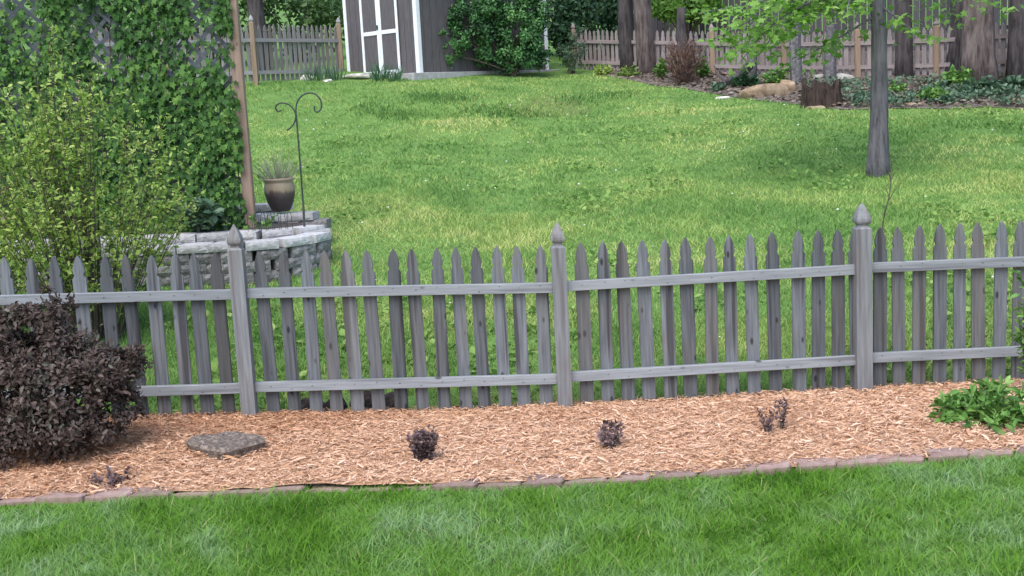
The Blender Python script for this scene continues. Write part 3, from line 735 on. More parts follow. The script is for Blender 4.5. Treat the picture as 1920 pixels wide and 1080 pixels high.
D = unit(np.stack([rng.normal(0, .55, n), rng.normal(-.25, .2, n), -np.ones(n)], 1)); N = unit(np.stack([rng.normal(0, .35, n), -np.ones(n), rng.normal(.55, .3, n)], 1))
V, F, r = leaves(P, D, N, rng.uniform(.04, .078, n), STAR); obj('foliage', V, F, M['ivy'], ivy, rnd=r, kind='stuff')
gm = G()
for i in range(26):
    xa = rng.uniform(x0, x1); z = np.linspace(0, rng.uniform(1.2, 2.5), 9)
    gm.tube(np.stack([np.clip(xa + np.cumsum(rng.normal(0, .05, 9)), x0, x1 - .02), np.full(9, TY - .045) + rng.normal(0, .006, 9), TZ + z], 1), np.linspace(.008, .003, 9), 4, cap=False)
gm.o('vine_stems', M['twig'], ivy)
lm = NT('ivy_single_leaf'); M['ivy1'] = lm.bsdf(lm.ramp(lm.orand(), [(0, rgb(.03, .09, .016)), (.6, rgb(.07, .16, .03)), (1, rgb(.14, .25, .05))]), .55, .2, trans=.2)
li = [make_mesh('leaf', STAR[0] * [1, 1, w_], [tuple(f) for f in STAR[1]], M['ivy1']) for w_ in (1, 1.6)]
Pl = ivy_pts(280)
for i, p in enumerate(Pl):
    s = random.uniform(.055, .09)
    inst('leaf', li[i % 2], ivy, p - [0, .06, 0], (random.uniform(-.3, .3), R(90) + random.uniform(-.5, .3) - .35, -R(90) + random.gauss(0, .5)), (s, s, s))
# ------------------------------------------------------------------ tiered retaining wall
def stone(name, a, b, c_, sc=18):
    m = NT(name); v = m.coords(); n = m.noise(v, sc, 7, .68); n2 = m.noise(v, sc * .25, 3, .5)
    cc = m.ramp(n, [(.3, a), (.5, b), (.72, c_)])
    hs = m.n('ShaderNodeHueSaturation'); m.l(cc, hs.inputs['Color']); m.l(m.math('ADD', m.math('MULTIPLY', m.orand(), .4), .8), hs.inputs['Value'])
    return m.bsdf(hs.outputs[0], .95, .15, n, .9, .02)
M['block'] = stone('split_face_block', rgb(.11, .105, .105), rgb(.215, .205, .20), rgb(.36, .345, .335), 30)
M['capstone'] = stone('pale_cap_block', rgb(.31, .302, .295), rgb(.43, .42, .415), rgb(.56, .55, .54), 24)
M['soil'] = plainmat('dark_garden_soil', rgb(.035, .03, .028), rgb(.10, .085, .075), 40, .95, .8, .02)
def block_mesh(L, D, H, mat, rough=.012):
    """block with a split, uneven face towards -y"""
    nx, nz = 6, 4; V = []; Fs = []
    for k in range(nz):
        for i in range(nx):
            e = min(i, nx - 1 - i, k, nz - 1 - k)
            V.append((-L / 2 + L * i / (nx - 1), -D / 2 + (0 if e == 0 else -random.uniform(.2, 1) * rough - .004), H * k / (nz - 1)))
    for k in range(nz - 1):
        for i in range(nx - 1): a = k * nx + i; Fs.append((a, a + 1, a + nx + 1, a + nx))
    b = len(V); V += [(-L / 2 * .9, D / 2, 0), (L / 2 * .9, D / 2, 0), (L / 2 * .9, D / 2, H), (-L / 2 * .9, D / 2, H)]
    bot = list(range(nx)); top = [(nz - 1) * nx + i for i in range(nx)]; lf = [k * nx for k in range(nz)]; rt = [k * nx + nx - 1 for k in range(nz)]
    Fs += [tuple(bot[::-1] + [b, b + 1]), tuple(top + [b + 2, b + 3]), tuple(lf + [b + 3, b]), tuple(rt[::-1] + [b + 1, b + 2]), (b + 1, b, b + 3, b + 2)]
    return make_mesh('block', V, Fs, mat)
BLK = [block_mesh(.285, .2, .098, M['block'], .022) for i in range(5)]
CAPM = [block_mesh(.30, .24, .075, M['capstone'], .008) for i in range(4)]
wall = thing('retaining_wall', (-2.2, 11.3, gz(-2.2, 11.0)), 'curved tiered retaining wall of grey split-face blocks with pale caps below the trellis', 'wall')
def course(path, z, meshes, step, off, nm):
    path = np.asarray(path, float); d = np.concatenate([[0], np.cumsum(np.linalg.norm(np.diff(path, axis=0), axis=1))])
    s = off
    while s < d[-1]:
        p = np.array([np.interp(s, d, path[:, i]) for i in (0, 1)]); q = np.array([np.interp(s + .05, d, path[:, i]) - np.interp(s - .05, d, path[:, i]) for i in (0, 1)])
        inst(nm, random.choice(meshes), wall, (p[0], p[1], z + random.uniform(-.002, .002)), (0, 0, math.atan2(q[1], q[0]) + random.uniform(-.03, .03)))
        s += step
def arc(cx, cy, rx, ry, a0, a1, n=40):
    a = np.radians(np.linspace(a0, a1, n)); return np.stack([cx + rx * np.cos(a), cy + ry * np.sin(a)], 1)
# lower tier: from the left, bulging to the front, turning back at its right end
low = np.concatenate([np.stack([np.linspace(-5.4, -3.0, 20), np.linspace(11.22, 11.02, 20)], 1), arc(-2.5, 11.60, .63, .62, -108, 20)])
zlow = .437
for k in range(3): course(low, zlow - .0 + k * .1 - .02, BLK, .288, .02 + .14 * (k % 2), 'block')
course(low, zlow + .282, CAPM, .303, .08, 'cap_block')
for k in (-1,): course(low, zlow + k * .1 - .02, BLK, .288, .1, 'block')
up_ = np.concatenate([np.stack([np.linspace(-5.4, -3.0, 20), np.linspace(11.86, 11.62, 20)], 1), arc(-2.45, 11.95, .50, .36, -110, -20)])
course(up_, .66, BLK, .288, .03, 'block'); course(up_, .76, CAPM, .303, .12, 'cap_block')
course(up_, .56, BLK, .288, .16, 'block')
back = np.stack([np.linspace(-2.70, -1.90, 12), np.linspace(12.5, 12.36, 12)], 1)
for k in range(5): course(back, .47 + k * .1 - .02, BLK if k < 4 else CAPM, .288, .14 * (k % 2), 'block' if k < 4 else 'cap_block')
back2 = np.stack([np.linspace(-2.9, -2.35, 6), np.linspace(12.95, 13.0, 6)], 1)
for k in range(4): course(back2, .62 + k * .1, BLK if k < 3 else CAPM, .288, .14 * (k % 2), 'block' if k < 3 else 'cap_block')
# soil in the tiers (part of the wall's beds)
def slab_poly(poly, ztop, zbot, name, mat, parent):
    n = len(poly); V = [(x, y, ztop) for x, y in poly] + [(x, y, zbot) for x, y in poly]
    obj(name, V, [tuple(range(n))] + [(i, n + i, n + (i + 1) % n, (i + 1) % n) for i in range(n)], mat, parent)
lo_in = [(x, y + .06) for x, y in low[:-6]]; lo_in = [(x - (.06 if x > -2.2 else 0), y) for x, y in lo_in]
slab_poly(lo_in + [(-2.05, 12.2), (-5.4, 12.2)], .70, .3, 'soil', M['soil'], wall)
slab_poly([(x, y + .08) for x, y in up_[:-4]] + [(-2.2, 12.42), (-5.4, 12.45)], .832, .3, 'soil', M['soil'], wall)

# ------------------------------------------------------------------ pot, hook, wires
m = NT('glazed_pot'); tc = m.coords(); sp = m.n('ShaderNodeSeparateXYZ'); m.l(tc, sp.inputs[0]); nn = m.noise(m.coords('Object', (14, 14, 3)), 1.0, 3, .5)
zz = m.math('ADD', sp.outputs[2], m.math('MULTIPLY', m.math('SUBTRACT', nn, .5), .13))
c = m.ramp(m.math('MULTIPLY', zz, 2.6), [(.38, rgb(.055, .042, .042)), (.52, rgb(.10, .075, .065)), (.60, rgb(.27, .215, .145)), (.9, rgb(.33, .265, .185))])
M['pot'] = m.bsdf(c, .6, .35, nn, .2, .01)
M['iron'] = plainmat('dark_painted_iron', rgb(.02, .03, .025), rgb(.045, .06, .05), 30, .5, .1, .002, .5)
pc = at(527, 389, 12.42); pz = .945
pot = thing('glazed_pot', (pc[0], pc[1], pz), 'tan and dark brown glazed pot standing on the retaining wall', 'pot')
prof = [(.001, 0), (.085, 0), (.10, .02), (.135, .10), (.158, .19), (.160, .25), (.148, .295), (.142, .31), (.166, .325), (.168, .345), (.150, .348), (.132, .33), (.130, .29), (.001, .285)]
G().lathe(prof, (pc[0], pc[1], pz), 28).o('vessel', M['pot'], pot, smooth=True)
G().lathe([(.001, .286), (.13, .29), (.128, .30), (.001, .305)], (pc[0], pc[1], pz), 16).o('potting_soil', M['soil'], pot)
pg = thing('pot_grass', (pc[0], pc[1], pz + .30), 'dry wispy grass sprouting from the glazed pot', 'grass plant')
n = 130; a = rng.random(n) * 6.28; q = rng.random(n) ** .6
P = np.array([pc[0], pc[1], pz + .30]) + np.stack([np.cos(a) * .09 * q, np.sin(a) * .09 * q, np.zeros(n)], 1)
D = unit(np.stack([np.cos(a) * q * 1.2, np.sin(a) * q * 1.2, np.ones(n)], 1) + rng.normal(0, .1, (n, 3)))
SPEAR = (np.array([(0, .012, 0), (0, -.012, 0), (.5, .011, .03), (.5, -.011, .03), (1, 0, -.10)]), np.array([(0, 1, 3), (0, 3, 2), (2, 3, 4)]))
V, F, r = leaves(P, D, rdir(n), rng.uniform(.15, .44, n), SPEAR); obj('blades', V, F, M['dry'], pg, rnd=r, kind='stuff')
hb = at(570, 400, 12.30); hk = thing('shepherd_hook', (hb[0], 12.30, .80), 'thin dark iron shepherd hook with two curled arms beside the pot', 'garden hook')
HX = hb[0]; zt = lambda row: float(at(566, row, 12.3)[2])
pxm = FPX / 12.3
def hp(dx, row): return (HX + dx / pxm, 12.30, zt(row))
G().tube([(HX, 12.30, .55), (HX + .0, 12.30, zt(300)), hp(0, 225)], .009, 8).o('stake', M['iron'], hk)
big = [hp(0, 225), hp(0, 206), hp(4, 190), hp(14, 179), hp(26, 175), hp(38, 178), hp(46, 188), hp(48, 200), hp(44, 209), hp(37, 211), hp(34, 205), hp(36, 200)]
sml = [hp(-20, 243), hp(-12, 238), hp(-4, 228), hp(-1, 215), hp(-5, 203), hp(-14, 194), hp(-26, 191), hp(-35, 195), hp(-37, 202), hp(-32, 207), hp(-27, 204)]
def smooth_path(P, k=5):
    P = np.asarray(P, float); out = []
    for i in range(len(P) - 1):
        p0, p1, p2, p3 = P[max(i - 1, 0)], P[i], P[i + 1], P[min(i + 2, len(P) - 1)]
        for t in np.linspace(0, 1, k, endpoint=False):
            out.append(.5 * (2 * p1 + (p2 - p0) * t + (2 * p0 - 5 * p1 + 4 * p2 - p3) * t * t + (3 * p1 - p0 - 3 * p2 + p3) * t ** 3))
    return np.array(out + [P[-1]])
G().tube(smooth_path(big), .0085, 6).o('curled_arm', M['iron'], hk, smooth=True)
G().tube(smooth_path(sml), .0085, 6).o('curled_arm', M['iron'], hk, smooth=True)
sp_ = at(572, 420, 11.75); st = thing('spiral_stake', (sp_[0], 11.75, .745), 'short dark pointed metal stake rising from the lower tier', 'stake')
G().tube([(sp_[0] - .012, 11.75, .70), (sp_[0] - .004, 11.75, 1.0)], [.012, .012], 6).o('shaft', M['iron'], st)
G().tube([(sp_[0] - .004, 11.75, 1.0), (sp_[0], 11.75, 1.12)], [.013, .001], 6).o('point', M['iron'], st)
wf = thing('wire_border', (-2.3, 11.5, .75), 'low dark wire garden border of thin loops below the pot', 'wire border')
for i in range(7):
    xw = -2.52 + i * .062; G().tube(smooth_path([(xw, 11.52 + .01 * i, .72), (xw, 11.52 + .01 * i, .95), (xw + .022, 11.52 + .01 * i, 1.01), (xw + .044, 11.52 + .01 * i, .95), (xw + .044, 11.52 + .01 * i, .72)], 3), .0028, 4).o('loop', M['iron'], wf)

# leafy growth in the tiers
cr = shrub('bed_perennial', (-3.0, 11.78, .83), 'dark green leafy plant with bluish leaves in the upper tier by the cedar post', 'plant', M['blue_leaf'], n=14, h=.35, spread=.32, leaf=.11, per=14, shape=HEX, r0=.004)
cr = shrub('creeping_plant', (-2.42, 11.70, .82), 'small bright green sprig in the tier beneath the pot', 'plant', M['perennial'], n=7, h=.2, spread=.16, leaf=.045, per=9, shape=HEX, r0=.003)
# ------------------------------------------------------------------ shrub behind the fence
for i, (px, Y, n_, h_, spd, lab) in enumerate(((165, 9.35, 112, 2.45, .95, 'tall airy shrub with fresh green leaves and many thin stems behind the fence'),
                                         (-60, 9.6, 78, 2.4, .8, 'airy light green shrub at the left edge, beside the taller one'))):
    p = at(px, 540, Y)
    shrub('spring_shrub', (p[0], Y), lab, 'shrub', M['spirea'], n=n_, h=h_, spread=spd, leaf=.044, per=34, shape=HEX, r0=.006, curve=.15, side=.11, start=.16, twigs=4, hv=.55)
p = at(160, 400, 9.4)
shrub('slender_sapling', (p[0], 9.4), 'slender sapling with pale yellow-green leaves rising above the airy shrub', 'sapling', M['spirea'], n=4, h=2.45, spread=.16, leaf=.07, per=26, shape=STAR, r0=.010, curve=.2, side=.08, start=.45)
# ------------------------------------------------------------------ plants and stones in the mulch bed
def mz(px, py):
    """point on the mulch seen at this pixel"""
    d = ray(px, py); d = d / d[1]; ys_ = np.arange(5.0, 7.7, .01); h = CZ + d[2] * ys_ - mulch_z(d[0] * ys_, ys_); y = ys_[np.argmax(h < 0)]
    return np.array([d[0] * y, y, float(mulch_z(d[0] * y, y))])
p = mz(78, 880) + [0, .33, 0]; p[2] = float(mulch_z(p[0], p[1]))
bush('purple_shrub', p, 'large rounded dark purple-leaved shrub at the left end of the mulch bed', 'shrub', M['purple'],
     [((-.02, .02, .38), (.46, .40, .30)), ((-.36, -.02, .36), (.34, .40, .32)), ((-.02, .06, .70), (.20, .22, .19)), ((.28, .02, .44), (.22, .24, .20)), ((.30, -.02, .18), (.20, .24, .14)), ((-.02, -.24, .18), (.34, .22, .16)), ((-.42, .0, .62), (.3, .3, .26)), ((.12, .02, .54), (.24, .25, .18)), ((.1, -.1, .38), (.3, .3, .26)), ((.42, .02, .42), (.16, .2, .16)), ((-.1, -.26, .20), (.42, .18, .18)), ((.0, .05, .84), (.07, .08, .12)), ((-.12, .03, .62), (.28, .24, .18)), ((-.3, .03, .74), (.2, .2, .16))],
     .036, 27000, HEX, clumps=300, nst=30, r0=.009, cs=.24, wid=.85)
def tiny(px, py, label, n, h, spread, leaf, per, **k):
    q = mz(px, py); shrub('young_purple_shrub', q, label, 'shrub', M['purple_small'], n=n, h=h, spread=spread, leaf=leaf, per=per, shape=HEX, r0=.003, start=.1, group='young shrubs in the mulch', **k)
tiny(795, 864, 'round dense young purple shrub in the mulch, nearest the flat stone', 26, .20, .095, .026, 22, curve=.1, hv=.2)
tiny(1148, 838, 'small sparse young purple shrub in the middle of the mulch', 14, .19, .10, .028, 15, hv=.5)
tiny(1440, 812, 'spindly young purple shrub with two upright sprigs, right of the middle post', 6, .17, .07, .024, 12)
tiny(1465, 806, 'thin single purple sprig beside the spindly young shrub', 5, .24, .035, .024, 18)
tiny(222, 903, 'low dark sprawling seedling in front of the large purple shrub', 9, .09, .12, .028, 12, hv=.5)
tiny(180, 912, 'tiny reddish seedling close to the brick edging at left', 5, .10, .05, .022, 9)
q = mz(1860, 785)
t = shrub('green_perennial', q, 'clump of bright green leafy perennial at the right end of the mulch', 'plant', M['perennial'], n=44, h=.21, spread=.36, leaf=.07, per=15, shape=HEX, r0=.004, curve=.2, hv=.7, wid=.8)
q = at(1935, 760, 7.0); q[2] = float(mulch_z(q[0], 7.0))
shrub('tall_green_shrub', q, 'taller green shrub cut by the right edge before the fence', 'shrub', M['perennial'], n=16, h=.80, spread=.20, leaf=.055, per=22, shape=HEX, r0=.005, curve=.2, hv=.3, wid=.9)

def rock(name, c, r, label, cat, mat, seed=0, flat=.0, sub=3, group=None, rot=0, amp=.22):
    """faceted, noise-broken stone resting on the ground"""
    rr = np.random.default_rng(seed); import bmesh
    bm_ = bmesh.new(); bmesh.ops.create_icosphere(bm_, subdivisions=sub, radius=1.0)
    dirs = unit(rr.normal(size=(14, 3))); amps = rr.uniform(.6, .95, 14); ph = rr.random(3) * 9
    V = np.array([v.co[:] for v in bm_.verts]); F = [tuple(v.index for v in f.verts) for f in bm_.faces]; bm_.free()
    for d, a in zip(dirs, amps):
        s = V @ d; k = np.maximum(s - a, 0); V = V - k[:, None] * d * .9
    V *= (1 + amp * .35 * (np.sin(V[:, 0] * 5 + ph[0]) * np.sin(V[:, 1] * 6 + ph[1]) * np.sin(V[:, 2] * 5 + ph[2])))[:, None] + rr.normal(0, amp * .06, (len(V), 1))
    if flat: V[:, 2] = np.minimum(V[:, 2], flat + rr.normal(0, .02, len(V)))
    V = V * np.array(r); ca, sa = math.cos(rot), math.sin(rot); V = np.stack([V[:, 0] * ca - V[:, 1] * sa, V[:, 0] * sa + V[:, 1] * ca, V[:, 2]], 1)
    c = np.asarray(c, float); o = obj(name, V + c, F, mat, origin=c); return tag(o, label, cat, group)
M['stump_stone'] = stone('lichened_flat_stone', rgb(.055, .043, .036), rgb(.15, .12, .10), rgb(.34, .28, .235), 40)
M['tan_stone'] = stone('tan_sandstone', rgb(.13, .085, .055), rgb(.31, .22, .145), rgb(.48, .39, .28), 6)
M['pale_stone'] = stone('pale_limestone', rgb(.34, .31, .27), rgb(.46, .43, .38), rgb(.58, .55, .5), 7)
M['brown_stone'] = stone('brown_rough_stone', rgb(.022, .017, .015), rgb(.055, .042, .037), rgb(.14, .115, .10), 12)
q = mz(418, 850) + [0, .06, 0]
# flat slab with broken outline
ang = np.linspace(0, 2 * np.pi, 18, endpoint=False); rr_ = np.array([1.0, .98, .9, .92, .95, .9, .88, .92, 1.02, .98, .8, .72, .78, .95, 1.08, 1.0, .86, .9]); V = []; Fs = []
for z, s in ((-.03, .90), (.015, .93), (.048, 1.0), (.064, .90), (.058, .6)):
    for a, k in zip(ang, rr_): V.append((q[0] + math.cos(a) * .232 * k * s, q[1] + math.sin(a) * .19 * k * s, q[2] + z + random.uniform(-.009, .009) - .008 * math.cos(a)))
for i in range(4):
    for j in range(18): Fs.append((i * 18 + j, i * 18 + (j + 1) % 18, (i + 1) * 18 + (j + 1) % 18, (i + 1) * 18 + j))
V.append((q[0], q[1], q[2] + .06)); Fs += [(72 + j, 72 + (j + 1) % 18, 90) for j in range(18)]
tag(obj('flat_stone', V, Fs, M['stump_stone'], origin=q), 'flat dark grey stone lying in the mulch in front of the left post', 'stone')
# dark stones lying behind the fence foot
for i, (px, s, lab) in enumerate(((585, .075, 'dark stone seen between the pickets, leftmost of four'), (625, .07, 'dark stone seen between the pickets, second from the left of four'), (690, .085, 'dark stone seen between the pickets, third from the left of four'), (732, .07, 'dark stone seen between the pickets, rightmost of four'))):
    p = fpt(px, 760, .28); z = gz(p[0], p[1]); s = s * 1.45
    rock('dark_stone', (p[0], p[1], z + s * .45), (s, s * .8, s * .8), lab, 'stone', M['brown_stone'], 40 + i, group='stones behind the fence foot')
# sapling behind the right post
p = ong(1655, 470); sp2 = thing('bare_sapling', (p[0], p[1], p[2]), 'thin bare sapling twig behind the right fence post', 'sapling')
P0 = p - [0, 0, .03]; gm = G(); zt_ = at(1668, 320, p[1])
main = smooth_path([P0, P0 + (zt_ - P0) * .4 + [-.02, 0, 0], P0 + (zt_ - P0) * .75 + [.02, 0, 0], zt_])
gm.tube(main, np.linspace(.009, .003, len(main)), 5); gm.o('stem', M['twig'], sp2)
for k in range(6):
    s = main[int(len(main) * (.55 + .07 * k))]; e = s + [random.uniform(-.13, .13), random.uniform(-.1, .1), random.uniform(.08, .2)]; G().tube([s, (s + e) / 2 + [0, 0, .02], e], [.004, .003, .0015], 4).o('twig', M['twig'], sp2)

# ------------------------------------------------------------------ shed
M['siding'] = NT('grey_brown_siding'); m = M['siding']; n = m.noise(m.coords('Object', (1, 1, .2)), 22, 4, .6)
M['siding'] = m.bsdf(m.mix(m.ramp(n, [(.35, (0, 0, 0)), (.7, (1, 1, 1))]), rgb(.088, .078, .083), rgb(.118, .106, .112)), .8, .25, n, .15, .004)
M['white_trim'] = plainmat('white_painted_trim', rgb(.68, .69, .72), rgb(.78, .79, .81), 12, .6, .1, .003)
M['concrete'] = plainmat('concrete_slab', rgb(.30, .29, .285), rgb(.42, .41, .40), 9, .9, .4, .01)
M['shingle'] = plainmat('dark_roof_shingle', rgb(.06, .058, .06), rgb(.12, .115, .115), 30, .95, .6, .02)
C0 = at(787, 136, 26.0); C0 = np.array([C0[0], 26.0, 2.72]); CL = at(654, 147, 27.8); CL = np.array([CL[0], 27.8, 2.72])
fx = CL - C0; FW = np.linalg.norm(fx); fx /= FW; sx = np.array([fx[1], -fx[0], 0.0]); SLn = 4.0
shed = thing('garden_shed', C0, 'grey-brown garden shed with white trimmed double doors at the top of the lawn', 'shed')
WH = 2.1
nrm_f = -sx; nrm_s = -fx        # outward normals
AXF = np.array([fx, nrm_f, [0, 0, 1.0]]); AXS = np.array([sx, nrm_s, [0, 0, 1.0]])
def fb(u0, u1, z0_, z1_, out0, out1, ax):
    c = C0 + ax[0] * (u0 + u1) / 2 + ax[1] * (out0 + out1) / 2 + [0, 0, (z0_ + z1_) / 2]; return c, ((u1 - u0) / 2, (out1 - out0) / 2, (z1_ - z0_) / 2), ax
G().box(*fb(.02, FW - .02, 0, WH, -SLn + .02, -.02, AXF)).o('wall', M['siding'], shed)
def siding(ax, L, lo, hi):
    k = int(round(L / .203)); w_ = L / k
    for i in range(k): G().box(*fb(i * w_ + .005, (i + 1) * w_ - .005, .0, WH, -.019, -.002, ax), bev=.002).o('siding_board', M['siding'], shed)
siding(AXF, FW, 0, 0); siding(AXS, SLn, 0, 0)
for ax, L in ((AXF, FW), (AXS, SLn)):
    for u in (0, L - .1): G().box(*fb(u + (-.012 if u == 0 else .012), u + .1 + (-.012 if u == 0 else .012), -.01, WH, .0, .02, ax), bev=.003).o('corner_trim', M['white_trim'], shed)
# gable roof above the frame
ridge = WH + .85; e0 = -.2
G().add([C0 + fx * u + sx * v + [0, 0, z] for v in (-.15, SLn + .15) for u, z in ((-.18, WH - .06), (FW / 2, ridge), (FW + .18, WH - .06), (FW + .18, WH - .0), (FW / 2, ridge + .07), (-.18, WH))],
        [(0, 1, 4, 5), (1, 2, 3, 4), (11, 10, 7, 6), (10, 9, 8, 7), (0, 6, 7, 1), (1, 7, 8, 2), (5, 4, 10, 11), (4, 3, 9, 10), (0, 5, 11, 6), (2, 8, 9, 3)]).o('roof', M['shingle'], shed)
G().add([C0 + fx * u + sx * v + [0, 0, z] for v in (0, SLn) for u, z in ((0, WH), (FW, WH), (FW / 2, ridge - .02))], [(0, 1, 2), (5, 4, 3), (0, 2, 5, 3), (1, 4, 5, 2)]).o('gable', M['siding'], shed)
# pixel columns of the doors -> positions along the front
def ucol(px, row=80):
    d = ray(px, row); A = np.array([[d[0], -fx[0]], [d[1], -fx[1]]]); s = np.linalg.solve(A, (C0 - CAM)[:2]); return s[1]
uA, uM, uB = ucol(681), ucol(715), ucol(751)
DH = 1.9
for (a, b) in ((uB, uM), (uM, uA)):
    lo, hi = min(a, b) + .004, max(a, b) - .004
    dr = G().box(*fb(lo, hi, .02, DH, .0, .03, AXF)).o('door', M['siding'], shed)
    for u in (lo, hi - .075): G().box(*fb(u, u + .075, .022, DH, .031, .048, AXF), bev=.003).o('stile', M['white_trim'], dr)
    for z in (.022, DH * .47, DH - .09): G().box(*fb(lo + .076, hi - .076, z, z + .085, .031, .046, AXF), bev=.003).o('door_rail', M['white_trim'], dr)
ORGs = 0
dr = G().box(*fb(uM + .02, uM + .05, 1.0, 1.1, .049, .075, AXF)).o('door_handle', M['iron'], shed)
slab = G().box(C0 + fx * FW / 2 + sx * SLn / 2 + [0, 0, -.16], (FW / 2 + .12, SLn / 2 + .28, .155), np.array([fx, sx, [0, 0, 1]]), .01).o('slab', M['concrete'], shed)
so_ = at(680, 155, 26.3); rock('stepping_stone', (so_[0] - .05, 26.2, gz(so_[0], 26.2) + .03), (.42, .3, .12), 'flat pale stepping stone before the shed doors', 'stone', M['pale_stone'], 3, .5)
for i, (px, py, s, lab) in enumerate(((576, 150, .17, 'pale pointed stone at the foot of the far left fence'), (615, 154, .10, 'small flat pale stone right of the pointed one by the far left fence'))):
    q = ong(px, py); rock('pale_stone', q + [0, 0, s * .2], (s, s * .7, s * .55), lab, 'stone', M['pale_stone'], 8 + i)
# daffodil clumps
def reeds(px, py, n, h, sp__, label, mat=None, wd=.022):
    q = ong(px, py); t = thing('daffodil_clump', q, label, 'plant', 'daffodil foliage')
    a = rng.random(n) * 6.28; r_ = np.sqrt(rng.random(n)) * sp__
    P = q + np.stack([np.cos(a) * r_, np.sin(a) * r_, np.full(n, -.02)], 1); D = unit(np.stack([np.cos(a) * r_ / sp__ * .45, np.sin(a) * r_ / sp__ * .45, np.ones(n)], 1) + rng.normal(0, .12, (n, 3)))
    SP = (SPEAR[0] * [1, wd / .012 * 1.2, 1], SPEAR[1]); V, F, r = leaves(P, D, rdir(n), h * rng.uniform(.6, 1.15, n), SP); obj('blades', V, F, mat or M['reed'], t, rnd=r, kind='stuff')
reeds(712, 152, 60, .45, .16, 'tall strappy dark green clump in front of the shed doors, left half'); reeds(737, 152, 70, .38, .18, 'low strappy dark green clump in front of the shed doors, right half')
reeds(600, 150, 90, .40, .32, 'wide bluish strappy clump at the foot of the far left fence', M['blue_leaf']); reeds(630, 150, 50, .4, .16, 'strappy green clump beside the left corner of the shed', M['blue_leaf'])

# ------------------------------------------------------------------ far picket fences
FP = [picket_mesh('picket', 1.0, M['far_fence'], 50 + i) for i in range(3)]; FPB = [picket_mesh('picket', 1.0, M['far_fence_brown'], 60 + i) for i in range(3)]
def far_fence(name, pts, label, meshes, matr, hgt, ph, sp_p=.135, rails=(.25, .72)):
    """pts: (px, row of foot, depth) of each post"""
    W3 = []
    for px, py, Y in pts: p = at(px, py, Y); W3.append(np.array([p[0], Y, p[2]]))
    t = thing(name, W3[0], label, 'fence')
    for i, p in enumerate(W3):
        if i in ph.get('skip', ()): continue
        h = hgt * 1.14; (V, Fs), (Vc, Fc) = post_geo(p + [0, 0, h], p, .1)
        po = inst('post', make_mesh('post', np.array(V) - p, Fs, M['far_post']), t, p); fo = bpy.data.objects.new('finial', make_mesh('finial', np.array(Vc) - p, Fc, matr)); col.objects.link(fo); fo.parent = po
    for a, b in zip(W3[:-1], W3[1:]):
        d = b - a; L = np.linalg.norm(d[:2]); u = d / L; nrm = np.array([u[1], -u[0], 0]); rz = math.atan2(d[1], d[0])
        k = int(L / sp_p)
        for j in range(k):
            q = a + d * (j + .7) / (k + .4) + nrm * -.035; inst('picket', meshes[j % 3], t, q - [0, 0, .02], (0, random.uniform(-.012, .012), rz), (1, 1, hgt * random.uniform(.985, 1.015)))
        for f in rails:
            A = a + u * .05 + [0, 0, hgt * f]; B = b - u * .05 + [0, 0, hgt * f]; LL = np.linalg.norm(B - A); gm = G().box((0, 0, 0), (LL / 2, .019, .04))
            dd = (B - A) / LL; inst('rail', make_mesh('rail', gm.V, gm.F, matr), t, (A + B) / 2, (0, -math.asin(dd[2]), rz))
    return t
M['far_rail'] = wood('far_rail_wood', rgb(.20, .19, .195), rgb(.32, .305, .31), 0, None, False, None, .15)
M['far_rail_brown'] = wood('far_brown_rail_wood', rgb(.20, .16, .155), rgb(.32, .27, .26), 0, None, False, None, .15)
far_fence('far_left_fence', [(150, 165, 24.2), (315, 158, 25.1), (480, 150, 26.0), (642, 146, 27.9)], 'grey picket fence at the far left, between the trellis and the shed', FP, M['far_rail'], 1.2, {}, rails=(.13, .70))
far_fence('far_right_fence', [(1078, 136, 29.0), (1205, 141, 27.4), (1336, 146, 26.4), (1470, 150, 25.5), (1608, 150, 24.6), (1755, 147, 23.8), (1905, 140, 23.0), (2060, 132, 22.3)],
          'brownish picket fence along the back right under the trees', FPB, M['far_rail_brown'], 1.02, {})
# tall board fence behind
t = thing('board_fence', (6, 31, gz(6, 31)), 'tall dark board fence behind the far right picket fence', 'fence')
bw = .145; gm = G().box((0, 0, .5), (bw / 2 - .006, .011, .5)); bmesh_ = [make_mesh('board', np.array(gm.V), gm.F, M['board_fence'])]
xa, xb = 3.2, 15.0; k = int((xb - xa) / bw)
for i in range(k):
    x = xa + (i + .5) * bw; y = 31.5 - .30 * (x - 3); z = gz(x, y); inst('board', bmesh_[0], t, (x, y + random.uniform(-.008, .008), z - .02), (0, random.uniform(-.006, .006), -.29), (1, 1, 2.3 + random.uniform(-.015, .015)))
for zf in (.5, 1.9):
    G().bar((xa, 31.5 - .3 * (xa - 3) + .05, gz(xa, 31.4) + zf), (xb, 31.5 - .3 * (xb - 3) + .05, gz(xb, 27.9) + zf), .09, .04).o('rail', M['board_fence'], t)

